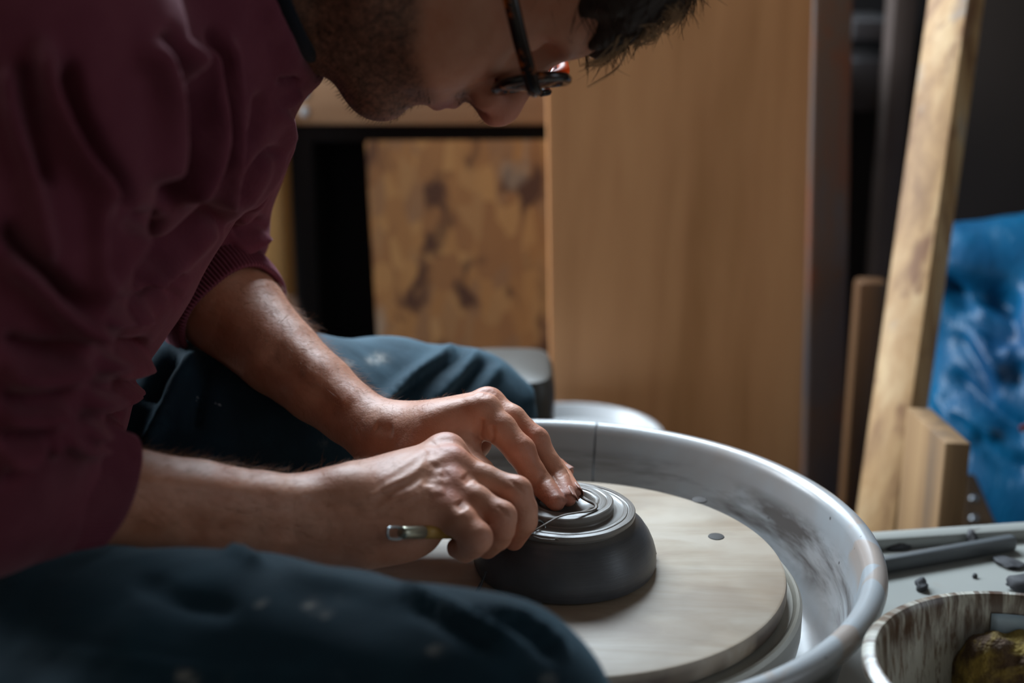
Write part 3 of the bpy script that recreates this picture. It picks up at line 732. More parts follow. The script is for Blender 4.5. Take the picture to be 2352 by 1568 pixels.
for i, (ang, rr, sz, lab) in enumerate(((-.52, .182, .012, 'dark clay shaving in the bottom of the pan below the bat edge'), (-.62, .192, .009, 'small clay shaving in the pan near its front wall'), (-.42, .172, .010, 'clay shaving in the pan touching the wheel head'))):
    c = A(rr*math.cos(ang), rr*math.sin(ang), .534+.003)
    bm = bmesh.new(); bmesh.ops.create_icosphere(bm, subdivisions=3, radius=1)
    V = np.array([v.co for v in bm.verts]); V = V*(1+.3*fnoise(V, 1.8, 90+i)+.12*fnoise(V, 4, 30+i))[:, None]*A(sz*.6, sz*.45, .0045); V[:, 2] = np.maximum(V[:, 2], -.003)
    for v, q in zip(bm.verts, V): v.co = Vector(q+c)
    tag(mesh_bm('clay_shaving', bm, M_scrap, None, True), lab, 'clay scrap', 'shavings in the splash pan')
# ================================================================ the potter
def skin_mat():
    t = NT('skin'); v = t.co()
    n1 = t.noise(v, 30, 4, .6); n2 = t.noise(v, 300, 3, .6)
    c = t.mix(t.ramp(n1, [(.35, 0.), (.68, 1.)]), 'b4765a', 'c48e74')
    c = t.mix(t.math('MULTIPLY', t.attr('red'), .75), c, 'a9594b')
    c = t.mix(t.math('MULTIPLY', t.attr('pale'), .6), c, 'd8b8a4')
    c = t.mix(t.math('MULTIPLY', t.attr('lip'), .85), c, '8d4d4c')
    bd = t.math('MULTIPLY', t.attr('beard'), t.ramp(t.noise(v, 220, 3, .7), [(.3, .55), (.7, 1.)]))
    c = t.mix(t.math('MULTIPLY', bd, .92), c, '241a16')
    cl = t.math('MULTIPLY', t.attr('clay'), t.ramp(t.noise(v, 160, 4, .7), [(.38, 0.), (.62, 1.)]))
    c = t.mix(cl, c, '4c463f')
    wr = t.vor(t.co((1, 1, 1)), 700); b1 = t.bump(wr, .07, .0008); b2 = t.bump(n2, .18, .0012, b1)
    b3 = t.bump(t.noise(v, 90, 4, .65), .3, .002, b2)
    m = t.set(c, .52, b3, Subsurface_Weight=.12, Specular_IOR_Level=.4)
    t.b.inputs['Subsurface Radius'].default_value = (.008, .003, .0015); t.b.inputs['Subsurface Scale'].default_value = .5
    return m
M_skin = skin_mat()

# ---- joints, found from where they stand over the wheel
R_E, R_W = PY(-60, 1092, -.215), PY(765, 1190, -.092)
rarm = [(R_E, .037), (PY(120, 1130, -.182), .033), (PY(300, 1148, -.152), .0285), (PY(450, 1165, -.131), .0272), (PY(600, 1185, -.111), .0262), (PY(720, 1192, -.096), .0252)]
L_E, L_W = PY(445, 615, .200), PY(880, 1000, .060)
larm = [(L_E, .047), (PY(540, 722, .165), .0385), (PY(640, 815, .128), .0305), (PY(730, 890, .10), .0260), (PY(805, 950, .08), .0225), (PY(865, 990, .064), .0210)]
RH = dict(
    imcp=PY(1026, 1044, -.036), mmcp=PY(1038, 1076, -.056), rmcp=PY(1036, 1124, -.074), pmcp=PY(1028, 1176, -.090),
    mid=[(PY(1038, 1076, -.056), .0115), (PY(1108, 1102, -.062), .0098), (PY(1184, 1130, -.068), .0096), (PY(1204, 1168, -.070), .0085), (PY(1203, 1196, -.069), .0088), (PY(1180, 1240, -.060), .0070)],
    ring=[(PY(1036, 1124, -.074), .0115), (PY(1090, 1150, -.083), .0098), (PY(1148, 1188, -.090), .0096), (PY(1152, 1215, -.090), .0084), (PY(1143, 1232, -.086), .0086), (PY(1118, 1258, -.074), .0072)],
    pink=[(PY(1028, 1176, -.090), .0110), (PY(1062, 1200, -.100), .0098), (PY(1092, 1236, -.107), .0095), (PY(1085, 1252, -.104), .0082), (PY(1068, 1262, -.097), .0078), (PY(1050, 1258, -.086), .0068)],
    idx=[(PY(1026, 1044, -.036), .0115), (PY(1090, 1092, -.034), .0096), (PY(1152, 1125, -.034), .0092), (PY(1185, 1165, -.036), .0080), (PY(1200, 1195, -.041), .0072)],
    thb=[(PY(850, 1150, -.060), .018), (PY(960, 1165, -.030), .0155), (PY(1075, 1185, -.026), .0115), (PY(1140, 1190, -.034), .0100), (PY(1178, 1200, -.045), .0085)])
LH = dict(
    imcp=PY(1108, 947, .032), mmcp=PY(1118, 933, .055), rmcp=PY(1112, 939, .075), pmcp=PY(1100, 951, .092),
    idx=[(PY(1106, 948, .032), .0122), (PY(1150, 985, .022), .0108), (PY(1194, 1036, .012), .0098), (PY(1222, 1083, .007), .0090), (PY(1243, 1112, .004), .0086), (PZ(1277, 1152, .6530), .0064)],
    mid=[(PY(1120, 933, .055), .0118), (PY(1176, 962, .042), .0096), (PY(1229, 1013, .031), .0092), (PY(1259, 1062, .022), .0084), (PY(1279, 1094, .0165), .0080), (PZ(1304, 1143, .6528), .0061)],
    ring=[(PY(1114, 939, .076), .0110), (PY(1176, 970, .064), .0092), (PY(1232, 1025, .050), .0090), (PY(1268, 1070, .036), .0080), (PY(1292, 1098, .029), .0074), (PZ(1318, 1131, .6520), .0058)],
    pink=[(PY(1100, 942, .093), .0100), (PY(1170, 985, .090), .0082), (PY(1228, 1035, .082), .0080), (PY(1262, 1062, .074), .0070), (PY(1280, 1073, .069), .0068), (PY(1300, 1083, .064), .0056)],
    thb=[(PY(905, 1040, .050), .0160), (PY(985, 1058, .026), .0160), (PY(1062, 1076, .006), .0125), (PY(1096, 1096, -.004), .0112), (PY(1116, 1114, -.010), .0085)])

def build_right():
    pts = np.array([p for p, r in rarm]+[p for k in ('mid', 'ring', 'pink', 'idx', 'thb') for p, r in RH[k]])
    s = Sdf(pts.min(0)-.06, pts.max(0)+.03, .00115, .03)
    s.chain(rarm, .004)
    W = PY(790, 1190, -.088); dn = unit(A(-.15, -.35, 1))       # dorsal normal
    s.cone(rarm[-1][0], W, .0252, .0262, .012)
    s.cone(W, PY(900, 1165, -.078), .0265, .024, .014)
    s.ell(PY(890, 1235, -.092), (.030, .016, .0155), (unit(PY(960, 1225, -.092)-PY(820, 1240, -.092)), A(0, 1, 0), A(0, 0, 1)), .014)     # heel of the hand
    s.ell(PY(800, 1130, -.092), (.016, .012, .012), None, .016)                                       # wrist bone
    for k, r0, r1 in (('imcp', .019, .0118), ('mmcp', .020, .0118), ('rmcp', .020, .0118), ('pmcp', .018, .0112)):
        st = {'imcp': PY(835, 1135, -.066), 'mmcp': PY(835, 1150, -.078), 'rmcp': PY(835, 1185, -.088), 'pmcp': PY(840, 1215, -.094)}[k]
        s.cone(st, RH[k], r0, r1, .014)
    s.ell((RH['mmcp']+RH['pmcp'])/2+A(-.022, .012, -.012), (.032, .020, .024), None, .016)             # palm mass
    for k in ('idx', 'mid', 'ring', 'pink'): s.chain(RH[k][:3], .0040); s.chain(RH[k][2:], .0016)
    s.chain(RH['thb'], .01)
    for k in ('imcp', 'mmcp', 'rmcp', 'pmcp'): s.ell(RH[k]+A(-.001, -.001, .0046 if k in ('imcp', 'mmcp') else .0012), (.0105, .0090, .0085), None, .009)   # knuckles
    for k, i in (('mid', 2), ('ring', 2), ('pink', 2)): s.ell(RH[k][i][0]+A(.0006, -.0003, .0010), (.0096, .0092, .0092), None, .004)
    V, F = s.mesh(); V = smooth_mesh(V, F, 7, .5)
    N = vnormals(V, F); px = project(V)
    # tendons, veins and creases on the back of the hand
    for poly, wd, am in (([(862, 1110), (940, 1062), (1020, 1000)], 13, .0010), ([(870, 1130), (950, 1085), (1035, 1043)], 13, .0012), ([(880, 1165), (960, 1130), (1035, 1095)], 13, .0008),
                         ([(835, 1150), (890, 1118), (950, 1090), (975, 1055), (985, 1045)], 8, .0008), ([(860, 1175), (910, 1140), (955, 1120), (975, 1095)], 7, .0008), ([(985, 1075), (1000, 1085), (1020, 1082)], 8, .0006),
                         ([(985, 1135), (1005, 1130), (1022, 1124)], 9, .0009), ([(920, 1155), (950, 1140), (965, 1130)], 8, .0006),
                         ([(1000, 1062), (990, 1090), (985, 1120)], 14, -.0012), ([(1005, 1020), (985, 1045)], 11, -.0006), ([(1030, 1085), (1012, 1100)], 11, -.0008),
                         ([(1082, 1108), (1066, 1090)], 10, -.0016), ([(1066, 1172), (1052, 1150)], 10, -.0016),
                         ([(300, 1105), (450, 1110), (620, 1125), (760, 1135)], 26, .0014), ([(400, 1200), (560, 1215), (720, 1225)], 30, -.0016), ([(690, 1150), (760, 1150), (840, 1175)], 14, -.0012)):
        stroke(V, N, px, poly, wd, am)
    for (cx, cy) in ((1190, 1117), (1160, 1176)):
        for q in (-7, 0, 7): stroke(V, N, px, [(cx-14+q*.7, cy+q-8), (cx+12+q*.7, cy+q+10)], 2.6, -.0007, smoothp=False)
    V = smooth_mesh(V, F, 1, .4)
    return V, F
def build_left():
    pts = np.array([p for p, r in larm]+[p for k in ('mid', 'ring', 'pink', 'idx', 'thb') for p, r in LH[k]])
    s = Sdf(pts.min(0)-.062, pts.max(0)+.03, .00115, .03)
    ax = unit(L_W-L_E); n = unit(np.cross(np.cross(ax, A(0, 1, 0)), ax)*0+np.cross(ax, A(0, 1, 0))); n = n if n[2] > 0 else -n
    fl = (n, .80)
    for (a, ra), (b, rb) in zip(larm[:-1], larm[1:]): s.cone(a, b, ra*1.08, rb*1.10, .004, (n, .90))
    W = PY(890, 1000, .058)
    s.cone(larm[-1][0], W, .0235, .0235, .012, (n, .85))
    for k, r0, r1 in (('imcp', .0165, .0125), ('mmcp', .0165, .0120), ('rmcp', .016, .0115), ('pmcp', .015, .0105)):
        st = {'imcp': PY(915, 1000, .045), 'mmcp': PY(915, 992, .056), 'rmcp': PY(912, 992, .066), 'pmcp': PY(908, 998, .076)}[k]
        s.cone(st, LH[k], r0, r1, .014)
    s.ell((LH['imcp']+LH['pmcp'])/2+A(-.022, 0, -.022), (.030, .030, .016), None, .014)
    for k in ('idx', 'mid', 'ring', 'pink'): s.chain(LH[k][:3], .0030); s.chain(LH[k][2:], .0012)
    s.chain(LH['thb'][:2], .022); s.chain(LH['thb'][1:], .010)
    s.cone(LH['imcp']+A(-.034, .000, -.018), LH['thb'][1][0], .014, .0165, .022)                       # web and thenar
    s.cone(LH['imcp']+A(-.010, -.002, -.014), LH['thb'][2][0]+A(.0, .004, .004), .0085, .009, .012)
    for k in ('imcp', 'mmcp', 'rmcp'): s.ell(LH[k]+A(.001, 0, .0035), (.0105, .0092, .0095), None, .006)
    for k in ('idx', 'mid', 'ring'): s.ell(LH[k][2][0]+A(.0006, 0, .0006), (.0098, .0096, .0098) if k == 'idx' else (.0092, .0090, .0092), None, .004)
    V, F = s.mesh(); V = smooth_mesh(V, F, 2, .5)
    N = vnormals(V, F); px = project(V)
    for poly, wd, am in (([(1106, 958), (1104, 985), (1100, 1010)], 5, -.0022), ([(1085, 985), (1093, 1010), (1096, 1040)], 5, -.0012), ([(1130, 975), (1132, 1000), (1128, 1018)], 5, -.0014),
                         ([(960, 960), (1030, 935), (1090, 912)], 18, .0010), ([(860, 975), (880, 985), (905, 985)], 16, -.0012), ([(640, 760), (740, 850), (830, 930)], 26, .0016), ([(600, 800), (700, 880), (790, 955)], 22, -.0014),
                         ([(690, 850), (740, 880), (800, 940)], 14, .0012)):
        stroke(V, N, px, poly, wd, am)
    for (cx, cy) in ((1207, 1030), (1243, 1005), (1250, 1098), (1290, 1085)):
        for q in (-6, 0, 6): stroke(V, N, px, [(cx-11+q*.6, cy+q+6), (cx+11+q*.6, cy+q-8)], 2.4, -.0006, smoothp=False)
    for (cx, cy) in ((1115, 900), (1122, 905)):
        for q in (-8, 0, 8): stroke(V, N, px, [(cx-12+q, cy+10), (cx+8+q, cy-6)], 2.4, -.0005, smoothp=False)
    V = smooth_mesh(V, F, 1, .4)
    return V, F

# ---- head: local frame with the chin at the origin (u to the crown, f out of the face, l to his left)
HO = PY(872, 268, 0.0)
phi = math.radians(19.5); HU = A(math.cos(phi), 0, math.sin(phi)); HF = A(math.sin(phi), 0, -math.cos(phi)); HL = A(0, 1, 0)
def H(u, f, l=0): return HO+HU*u+HF*f+HL*l
HAX = (HU, HF, HL)
NECK = A(-.215, 0, 1.0)
def build_head():
    s = Sdf((-.55, -.30, .60), (.20, .30, 1.22), .0026, .05)
    # trunk and upper arms (inside the clothes)
    s.chain([(A(-.44, 0, .66), .10), (A(-.40, 0, .78), .085), (A(-.31, 0, .93), .075)], .04)
    s.cone(A(-.31, -.12, .965), A(-.31, .12, .965), .05, .05, .04)
    s.chain([(A(-.295, -.155, .965), .042), (R_E, .036), (rarm[1][0], .034)], .01); s.chain([(A(-.295, .155, .965), .042), (A(-.292, .190, .86), .036), (L_E, .040), (larm[1][0], .0395)], .01)
    s.cone(A(-.28, 0, .98), NECK, .07, .062, .04)
    s.cone(NECK, H(.05, -.105), .060, .055, .035)
    s.cone(NECK+A(.01, 0, -.012), H(-.004, -.07), .048, .034, .03)                       # throat
    # skull and face
    s.ell(H(.138, -.098), (.096, .098, .077), HAX, .03)
    s.ell(H(.062, -.058), (.074, .058, .060), HAX, .03)
    for q in (-1, 1):
        s.cone(H(.006, -.019, q*.012), H(.030, -.085, q*.050), .0165, .018, .022)      # jaw
        s.ell(H(.080, -.034, q*.043), (.026, .022, .022), HAX, .02)                    # cheekbone
        s.ell(H(.050, -.035, q*.036), (.030, .026, .022), HAX, .02)                    # cheek
    s.ell(H(.0085, -.0165), (.0165, .0175, .021), HAX, .014)                             # chin
    s.ell(H(.043, -.016), (.024, .021, .029), HAX, .014)                                 # mouth barrel
    s.cone(H(.125, -.016, -.030), H(.125, -.016, .030), .0125, .0125, .014)              # brow
    s.ell(H(.145, -.035), (.040, .034, .055), HAX, .03)
    for q in (-1, 1): s.ell(H(.104, -.004, q*.034), (.014, .0125, .018), HAX, .012, sub=True)
    for q in (-1, 1): s.ell(H(.105, -.0215, q*.033), (.0125, .0125, .0140), HAX, .003)
    # nose
    s.cone(H(.110, -.004), H(.078, .0175), .0085, .0105, .010)
    s.ell(H(.0715, .0205), (.0105, .0105, .0115), HAX, .008)
    for q in (-1, 1): s.ell(H(.0675, .0095, q*.0125), (.0095, .0095, .0066), HAX, .006)
    s.cone(H(.0600, .006), H(.0665, .0215), .006, .0062, .006)
    for q in (-1, 1): s.ell(H(.0615, .0145, q*.0075), (.0042, .0066, .0036), HAX, .003, sub=True)
    # lips
    for q in (-1, 1):
        s.cone(H(.0350, .0032), H(.0385, -.0065, q*.022), .0062, .0035, .004)
        s.cone(H(.0465, .0050), H(.0415, -.0065, q*.022), .0058, .0035, .004)
    s.cone(H(.0412, .0125, -.022), H(.0412, .0125, .022), .0028, .0028, .003, sub=True)
    s.ell(H(.024, .0075), (.0065, .0055, .016), HAX, .009, sub=True)
    # ears
    for q in (-1, 1):
        s.ell(H(.100, -.108, q*.077), (.032, .018, .007), HAX, .008); s.ell(H(.102, -.106, q*.083), (.020, .010, .006), HAX, .006, sub=True)
    V, F = s.mesh(); V = smooth_mesh(V, F, 2, .5)
    return V, F

def drop(V, F, keep):
    """keep only faces whose vertices are all kept, and the largest piece of what is left"""
    F = F[keep[F].all(1)]; lab = np.arange(len(V))
    while True:
        m = lab[F].min(1); new = lab.copy()
        for i in range(F.shape[1]): np.minimum.at(new, F[:, i], m)
        new = new[new]
        if (new == lab).all(): break
        lab = new
    used = np.unique(F); cnt = np.bincount(lab[used], minlength=len(V)); big = cnt.argmax()
    F = F[lab[F[:, 0]] == big]; used = np.unique(F); mp = np.full(len(V), -1); mp[used] = np.arange(len(used))
    return V[used], mp[F]
def border(F):
    e = np.stack([F.ravel(), np.roll(F, -1, 1).ravel()], 1); key = {}
    for a, b in e: key[(a, b)] = 1
    nxt = {}
    for a, b in key:
        if (b, a) not in key: nxt.setdefault(a, []).append(b)
    loops = []
    while nxt:
        a = next(iter(nxt)); lp = [a]
        while True:
            q = nxt.get(lp[-1])
            if not q: break
            b = q.pop()
            if not q: del nxt[lp[-1]]
            if b == lp[0]: break
            lp.append(b)
        loops.append(lp)
    return loops
def zipper(VA, la, VB, lb):
    """triangles joining two rings (la runs against lb)"""
    lb = lb[::-1]; PA, PB = VA[la], VB[lb]
    j0 = np.linalg.norm(PB-PA[0], axis=1).argmin(); lb = lb[j0:]+lb[:j0]
    n, m = len(la), len(lb); i = j = 0; T = []
    while i < n or j < m:
        if j == m or (i < n and i/n <= j/m): T.append((0, la[i % n], 1, lb[j % m], 0, la[(i+1) % n])); i += 1
        else: T.append((0, la[i % n], 1, lb[j % m], 1, lb[(j+1) % m])); j += 1
    return T
def assemble():
    hv, hf_ = build_head(); keep = np.ones(len(hv), bool); arms = []
    for arm, bld in ((rarm, build_right), (larm, build_left)):
        a, b = arm[0][0], arm[1][0]; ax = unit(b-a); L = np.linalg.norm(b-a)
        v, f = bld(); tt = ((v-a)@ax)/L; v, f = drop(v, f, tt > .45); arms.append((v, f, a, ax, L))
        th_ = ((hv-a)@ax)/L; rad = np.linalg.norm(hv-a-np.outer((hv-a)@ax, ax), axis=1)
        keep &= ~((th_ > .32) & (rad < .085) & (th_ < 1.9))
    hv, hf_ = drop(hv, hf_, keep)
    V = [hv]; Q = [hf_]; T = []; off = len(hv); own = [np.zeros(len(hv))]
    hl_ = border(hf_)
    for n_, (v, f, a, ax, L) in enumerate(arms):
        la = max(border(f), key=len); c = v[la].mean(0)
        lh = min((l for l in hl_ if len(l) > 20), key=lambda l: np.linalg.norm(hv[l].mean(0)-c))
        for t in zipper(hv, lh, v, la): T.append([t[1]+(off if t[0] else 0), t[3]+(off if t[2] else 0), t[5]+(off if t[4] else 0)])
        V.append(v); Q.append(f+off); own.append(np.full(len(v), n_+1)); off += len(v)
    return np.vstack(V), np.vstack(Q), np.array(T), np.concatenate(own)
BV, BF, BT, own = assemble()
loc = (BV-HO)@np.stack(HAX, 1); hu, hf, hl = loc.T; ish = (own == 0) & (BV[:, 0] > -.24)
def sm(x, a, b): x = np.clip((x-a)/(b-a), 0, 1); return x*x*(3-2*x)
# beard: chin, jaw, cheeks below a line from mouth corner to ear, moustache, throat
line = .040-.50*(hf+.03)*(hf < -.03)                      # upper limit rises towards the ear
beard = sm(-hu, -line-.008, -line+.010)*sm(-hf, -.012, .004)
beard *= 1-.75*np.exp(-((hu-.030)/.010)**2-((np.abs(hl)-.0)/.020)**2)*(hf > -.02)
mous = np.exp(-((hu-.0545)/.0065)**2)*np.exp(-(hl/.026)**4)*(hf > -.025)
beard = np.clip(np.maximum(beard, mous), 0, 1)*ish*sm(hu, -.085, -.030)
lip = np.exp(-((hu-.0412)/.0085)**2)*np.exp(-(hl/.020)**4)*(hf > -.006)*ish
beard *= 1-lip
red = np.zeros(len(BV)); pale = np.zeros(len(BV)); clay = np.zeros(len(BV))
red += ish*(np.exp(-(((hu-.068)/.02)**2+((hf-.018)/.018)**2+(hl/.02)**2))*.9)
for k in ('imcp', 'mmcp', 'rmcp', 'pmcp'):
    red += .9*np.exp(-np.sum((BV-RH[k]-A(0, 0, .009))**2, 1)/.009**2)+.35*np.exp(-np.sum((BV-LH[k]-A(0, 0, .009))**2, 1)/.009**2)
for D_ in (RH, LH):
    for k in ('idx', 'mid', 'ring', 'pink'):
        red += .6*np.exp(-np.sum((BV-D_[k][2][0])**2, 1)/.010**2)+.5*np.exp(-np.sum((BV-D_[k][-1][0])**2, 1)/.011**2)
for k, i, s_ in (('idx', 4, .008), ('mid', 4, .006), ('idx', 5, .009), ('mid', 5, .009), ('ring', 5, .007)):
    clay += np.exp(-np.sum((BV-LH[k][i][0])**2, 1)/s_**2)*(.8 if i == 4 else .45)
for k, i in (('mid', 1), ('ring', 1)): clay += .35*np.exp(-np.sum((BV-RH[k][i][0]-A(.012, -.004, .004))**2, 1)/.007**2)
pale += np.exp(-np.sum((BV-PY(1110, 1018, .01))**2, 1)/.02**2)*.4
cl1 = lambda a: np.clip(a, 0, 1)
person = mesh_np('person', BV, [BF, BT], M_skin, None, True, dict(beard=cl1(beard), lip=cl1(lip), red=cl1(red), clay=cl1(clay), pale=cl1(pale)))
tag(person, 'potter in plum sweatshirt and glasses bending over the wheel, trimming a bowl', 'person')
BN = vnormals(BV, BF)

# ---- finger nails of the left hand
t = NT('nail'); M_nail = t.set(t.mix(t.noise(t.co(), 300, 3), '9c6f60', 'b08272'), .55, Specular_IOR_Level=.5)
def nail(chain, nd, r, ln, wd, back=.002):
    a, b = chain[-2][0], chain[-1][0]; ax = unit(b-a); nd = unit(nd-np.dot(nd, ax)*ax); sd = np.cross(ax, nd)
    tip = b+ax*(chain[-1][1]*.86); VV = []; nu, nv = 9, 8
    for i in range(nu):
        q = i/(nu-1); s_ = -ln*(1-q)-back*0
        rr = r*(1.03-.10*q); hw = wd*(.86+.14*math.sin(math.pi*min(q*1.3, 1)))*(1 if q < .9 else .93)
        cen = tip+ax*s_
        for j in range(nv):
            an = (j/(nv-1)-.5)*2*hw
            endc = -.0012*(1-math.cos(an*1.5)) if i == nu-1 else (.0012*(1-math.cos(an*1.5)) if i == 0 else 0)
            VV.append(cen-ax*0+ax*endc+nd*rr*math.cos(an)+sd*rr*math.sin(an)-nd*(.0004+.0010*(1-q)*0))
    FF = [(i*nv+j, i*nv+j+1, (i+1)*nv+j+1, (i+1)*nv+j) for i in range(nu-1) for j in range(nv-1)]
    o = mesh_np('fingernail', np.array(VV), FF, M_nail, person); md = o.modifiers.new('s', 'SOLIDIFY'); md.thickness = .0006; md.offset = 0
nail(LH['mid'], A(.9, -.30, .45), .0064, .0112, .78)
nail(LH['ring'], A(.9, -.1, .5), .0062, .0105, .75)
nail(LH['pink'], A(.1, -.1, 1), .0058, .0090, .85)

# ---- clothes
def cloth_mat(name, c1, c2, c3, bscale, rough=.85, specks=None, sheen=.3, sheenc='ffffff', ribs=None):
    t = NT(name); v = t.co(); c = t.mix(t.ramp(t.noise(v, 7, 4, .6), [(.35, 0.), (.7, 1.)]), c1, c2)
    c = t.mix(t.ramp(t.noise(v, 40, 3), [(.45, 0.), (.8, .5)]), c, c3)
    if specks:
        for sc, a, b, cc in specks: c = t.mix(t.ramp(t.noise(t.co((1, 1, 1)), sc, 4, .65, .4), [(a, 0.), (b, .8)]), c, cc)
    if name.startswith('navy_work'): c = t.mix(t.math('MULTIPLY', t.attr('splat'), t.ramp(t.noise(v, 220, 3, .7), [(.35, .2), (.6, 1.)])), c, '9a9690')
    b1 = t.bump(t.noise(v, bscale, 3, .6), .3, .0012)
    b2 = t.bump(t.noise(v, 26, 4, .55), .25, .006, b1)
    return t.set(c, rough, b2, Sheen_Weight=sheen, Sheen_Roughness=.5, Sheen_Tint=sheenc, Specular_IOR_Level=.15)
M_sweat = cloth_mat('plum_fleece', '693240', '5d2936', '78404c', 500, .9, sheen=.35, sheenc='d0a0a8')
M_jean = cloth_mat('navy_work_cotton', '0e212c', '122a37', '1a3643', 700, .8, [(26, .70, .74, '8d9297'), (9, .66, .8, '33444f')], .3, '9fc4d8')
M_navy = cloth_mat('navy_tshirt', '10141c', '161b24', '1c222c', 600, .85, sheen=.1)

CPL = (PY(700, 142, -.006)+A(-.010, .004, .060), unit(A(.96, 0, .28)))      # plane of the collar
def build_sweater():
    s = Sdf((-.60, -.31, .56), (-.10, .31, 1.10), .0030, .07)
    fl = (A(0, 1, 0), 1.0)
    # torso: flattened stack
    tor = [(A(-.450, 0, .650), .116), (A(-.408, 0, .745), .116), (A(-.404, 0, .785), .116), (A(-.357, 0, .85), .122), (A(-.292, 0, .93), .118)]
    for (a, ra), (b, rb) in zip(tor[:-1], tor[1:]):
        for q, bk in ((-.05, -.014), (0, 0), (.05, -.018)): s.cone(a+A(bk, q, 0), b+A(bk, q*1.1, 0), ra, rb, .025)
    s.cone(A(-.30, -.125, .975), A(-.30, .125, .975), .070, .070, .05)                 # shoulders
    s.cone(A(-.29, 0, .975), A(-.180, 0, .992), .088, .068, .04); s.cut(CPL[0], CPL[1])                       # neck opening
    # near sleeve
    s.chain([(A(-.275, -.165, .965), .076), (A(-.298, -.200, .87), .071), (PY(-70, 900, -.218), .064), (R_E+A(-.004, 0, 0), .053), (PY(55, 1128, -.194), .043)], .018)
    # far sleeve
    s.chain([(A(-.275, .160, .965), .072), (A(-.276, .196, .86), .066), (L_E+A(-.006, .006, .016), .058), (PY(428, 600, .202), .050)], .02)
    V, F = s.mesh(); V = smooth_mesh(V, F, 4, .5)
    N = vnormals(V, F)
    V = V+N*(.0016*fnoise(V, 26, 9)+.0008*fnoise(V, 60, 10))[:, None]; N = vnormals(V, F); px = project(V)
    S = lambda poly, wd, am, **k: stroke(V, N, px, poly, wd*1.15, am*1.55, **k)
    # arm against chest
    S([(380, 60), (408, 150), (415, 260), (410, 370), (375, 480)], 16, -.020)
    S([(330, 80), (380, 200), (388, 330), (365, 440)], 26, .009)
    S([(430, 80), (460, 180), (480, 300), (455, 400), (400, 470)], 20, .010)
    S([(480, 40), (500, 180), (510, 320), (480, 420)], 9, -.006); S([(520, 60), (530, 240), (525, 420), (500, 520)], 12, .007)
    S([(600, 200), (590, 300), (545, 400), (535, 480)], 10, -.006); S([(640, 230), (650, 330), (600, 430), (560, 500)], 14, .006)
    S([(640, 330), (600, 370), (570, 420), (545, 470)], 7, -.005); S([(640, 180), (655, 190), (690, 185)], 6, -.004); S([(645, 240), (660, 230), (690, 205)], 7, .004)
    S([(385, 490), (325, 575), (268, 665), (236, 735), (226, 830), (196, 925), (160, 990)], 11, -.011, yr=(-.145, .1)); S([(345, 500), (290, 580), (225, 680), (190, 760), (180, 850)], 18, .006, yr=(-.4, -.13))
    # long folds down the sleeve
    S([(20, 120), (30, 260), (60, 380), (100, 560), (110, 640)], 18, .008); S([(60, 120), (80, 300), (120, 440)], 14, -.007)
    S([(95, 60), (110, 200), (160, 330), (230, 440), (290, 530), (305, 560)], 18, .011); S([(150, 120), (180, 260), (240, 370), (300, 470), (310, 520)], 18, -.009)
    S([(0, 500), (60, 580), (140, 660), (210, 720)], 16, -.013); S([(0, 590), (80, 650), (150, 720), (215, 780)], 20, .010)
    S([(240, 400), (255, 480), (290, 520), (330, 510), (360, 480)], 12, -.008); S([(215, 430), (220, 560), (215, 690)], 12, .006)
    S([(0, 780), (80, 800), (160, 800), (205, 770)], 14, -.010); S([(0, 850), (70, 870), (150, 860), (195, 830)], 18, .010); S([(0, 915), (90, 920), (170, 890)], 10, -.011)
    S([(0, 960), (80, 965), (160, 945)], 14, .008); S([(0, 1010), (60, 1000), (130, 985)], 9, -.010); S([(0, 1050), (60, 1045), (140, 1010)], 14, .009)
    S([(0, 1120), (60, 1075), (130, 1000)], 9, -.008); S([(140, 1000), (190, 1030), (240, 1035)], 10, .006)
    # bag of cloth under the chest
    S([(300, 590), (400, 600), (480, 540), (540, 480)], 34, -.014); S([(290, 680), (380, 650), (460, 590), (530, 520)], 14, .008)
    S([(300, 620), (360, 680), (420, 660)], 20, -.008); S([(230, 700), (300, 690), (380, 670), (440, 630)], 9, -.008)
    S([(230, 740), (290, 735), (350, 720)], 10, .006); S([(225, 780), (290, 800), (345, 790)], 12, -.008); S([(220, 840), (270, 840), (345, 820)], 14, .008)
    S([(210, 870), (260, 890), (330, 870)], 8, -.010); S([(190, 930), (250, 920), (330, 880)], 14, .007); S([(180, 960), (230, 960), (290, 935)], 8, -.009); S([(200, 1000), (240, 990), (270, 965)], 10, .006)
    # far sleeve bunches
    S([(540, 540), (580, 530), (612, 500)], 9, -.007, yr=(.08, .4)); S([(540, 575), (580, 560), (612, 535)], 10, .006, yr=(.08, .4)); S([(500, 620), (560, 600), (600, 570)], 8, -.007, yr=(.08, .4))
    V = smooth_mesh(V, F, 1, .3)
    return mesh_np('sweatshirt', V, F, M_sweat, person)
sweat = build_sweater()

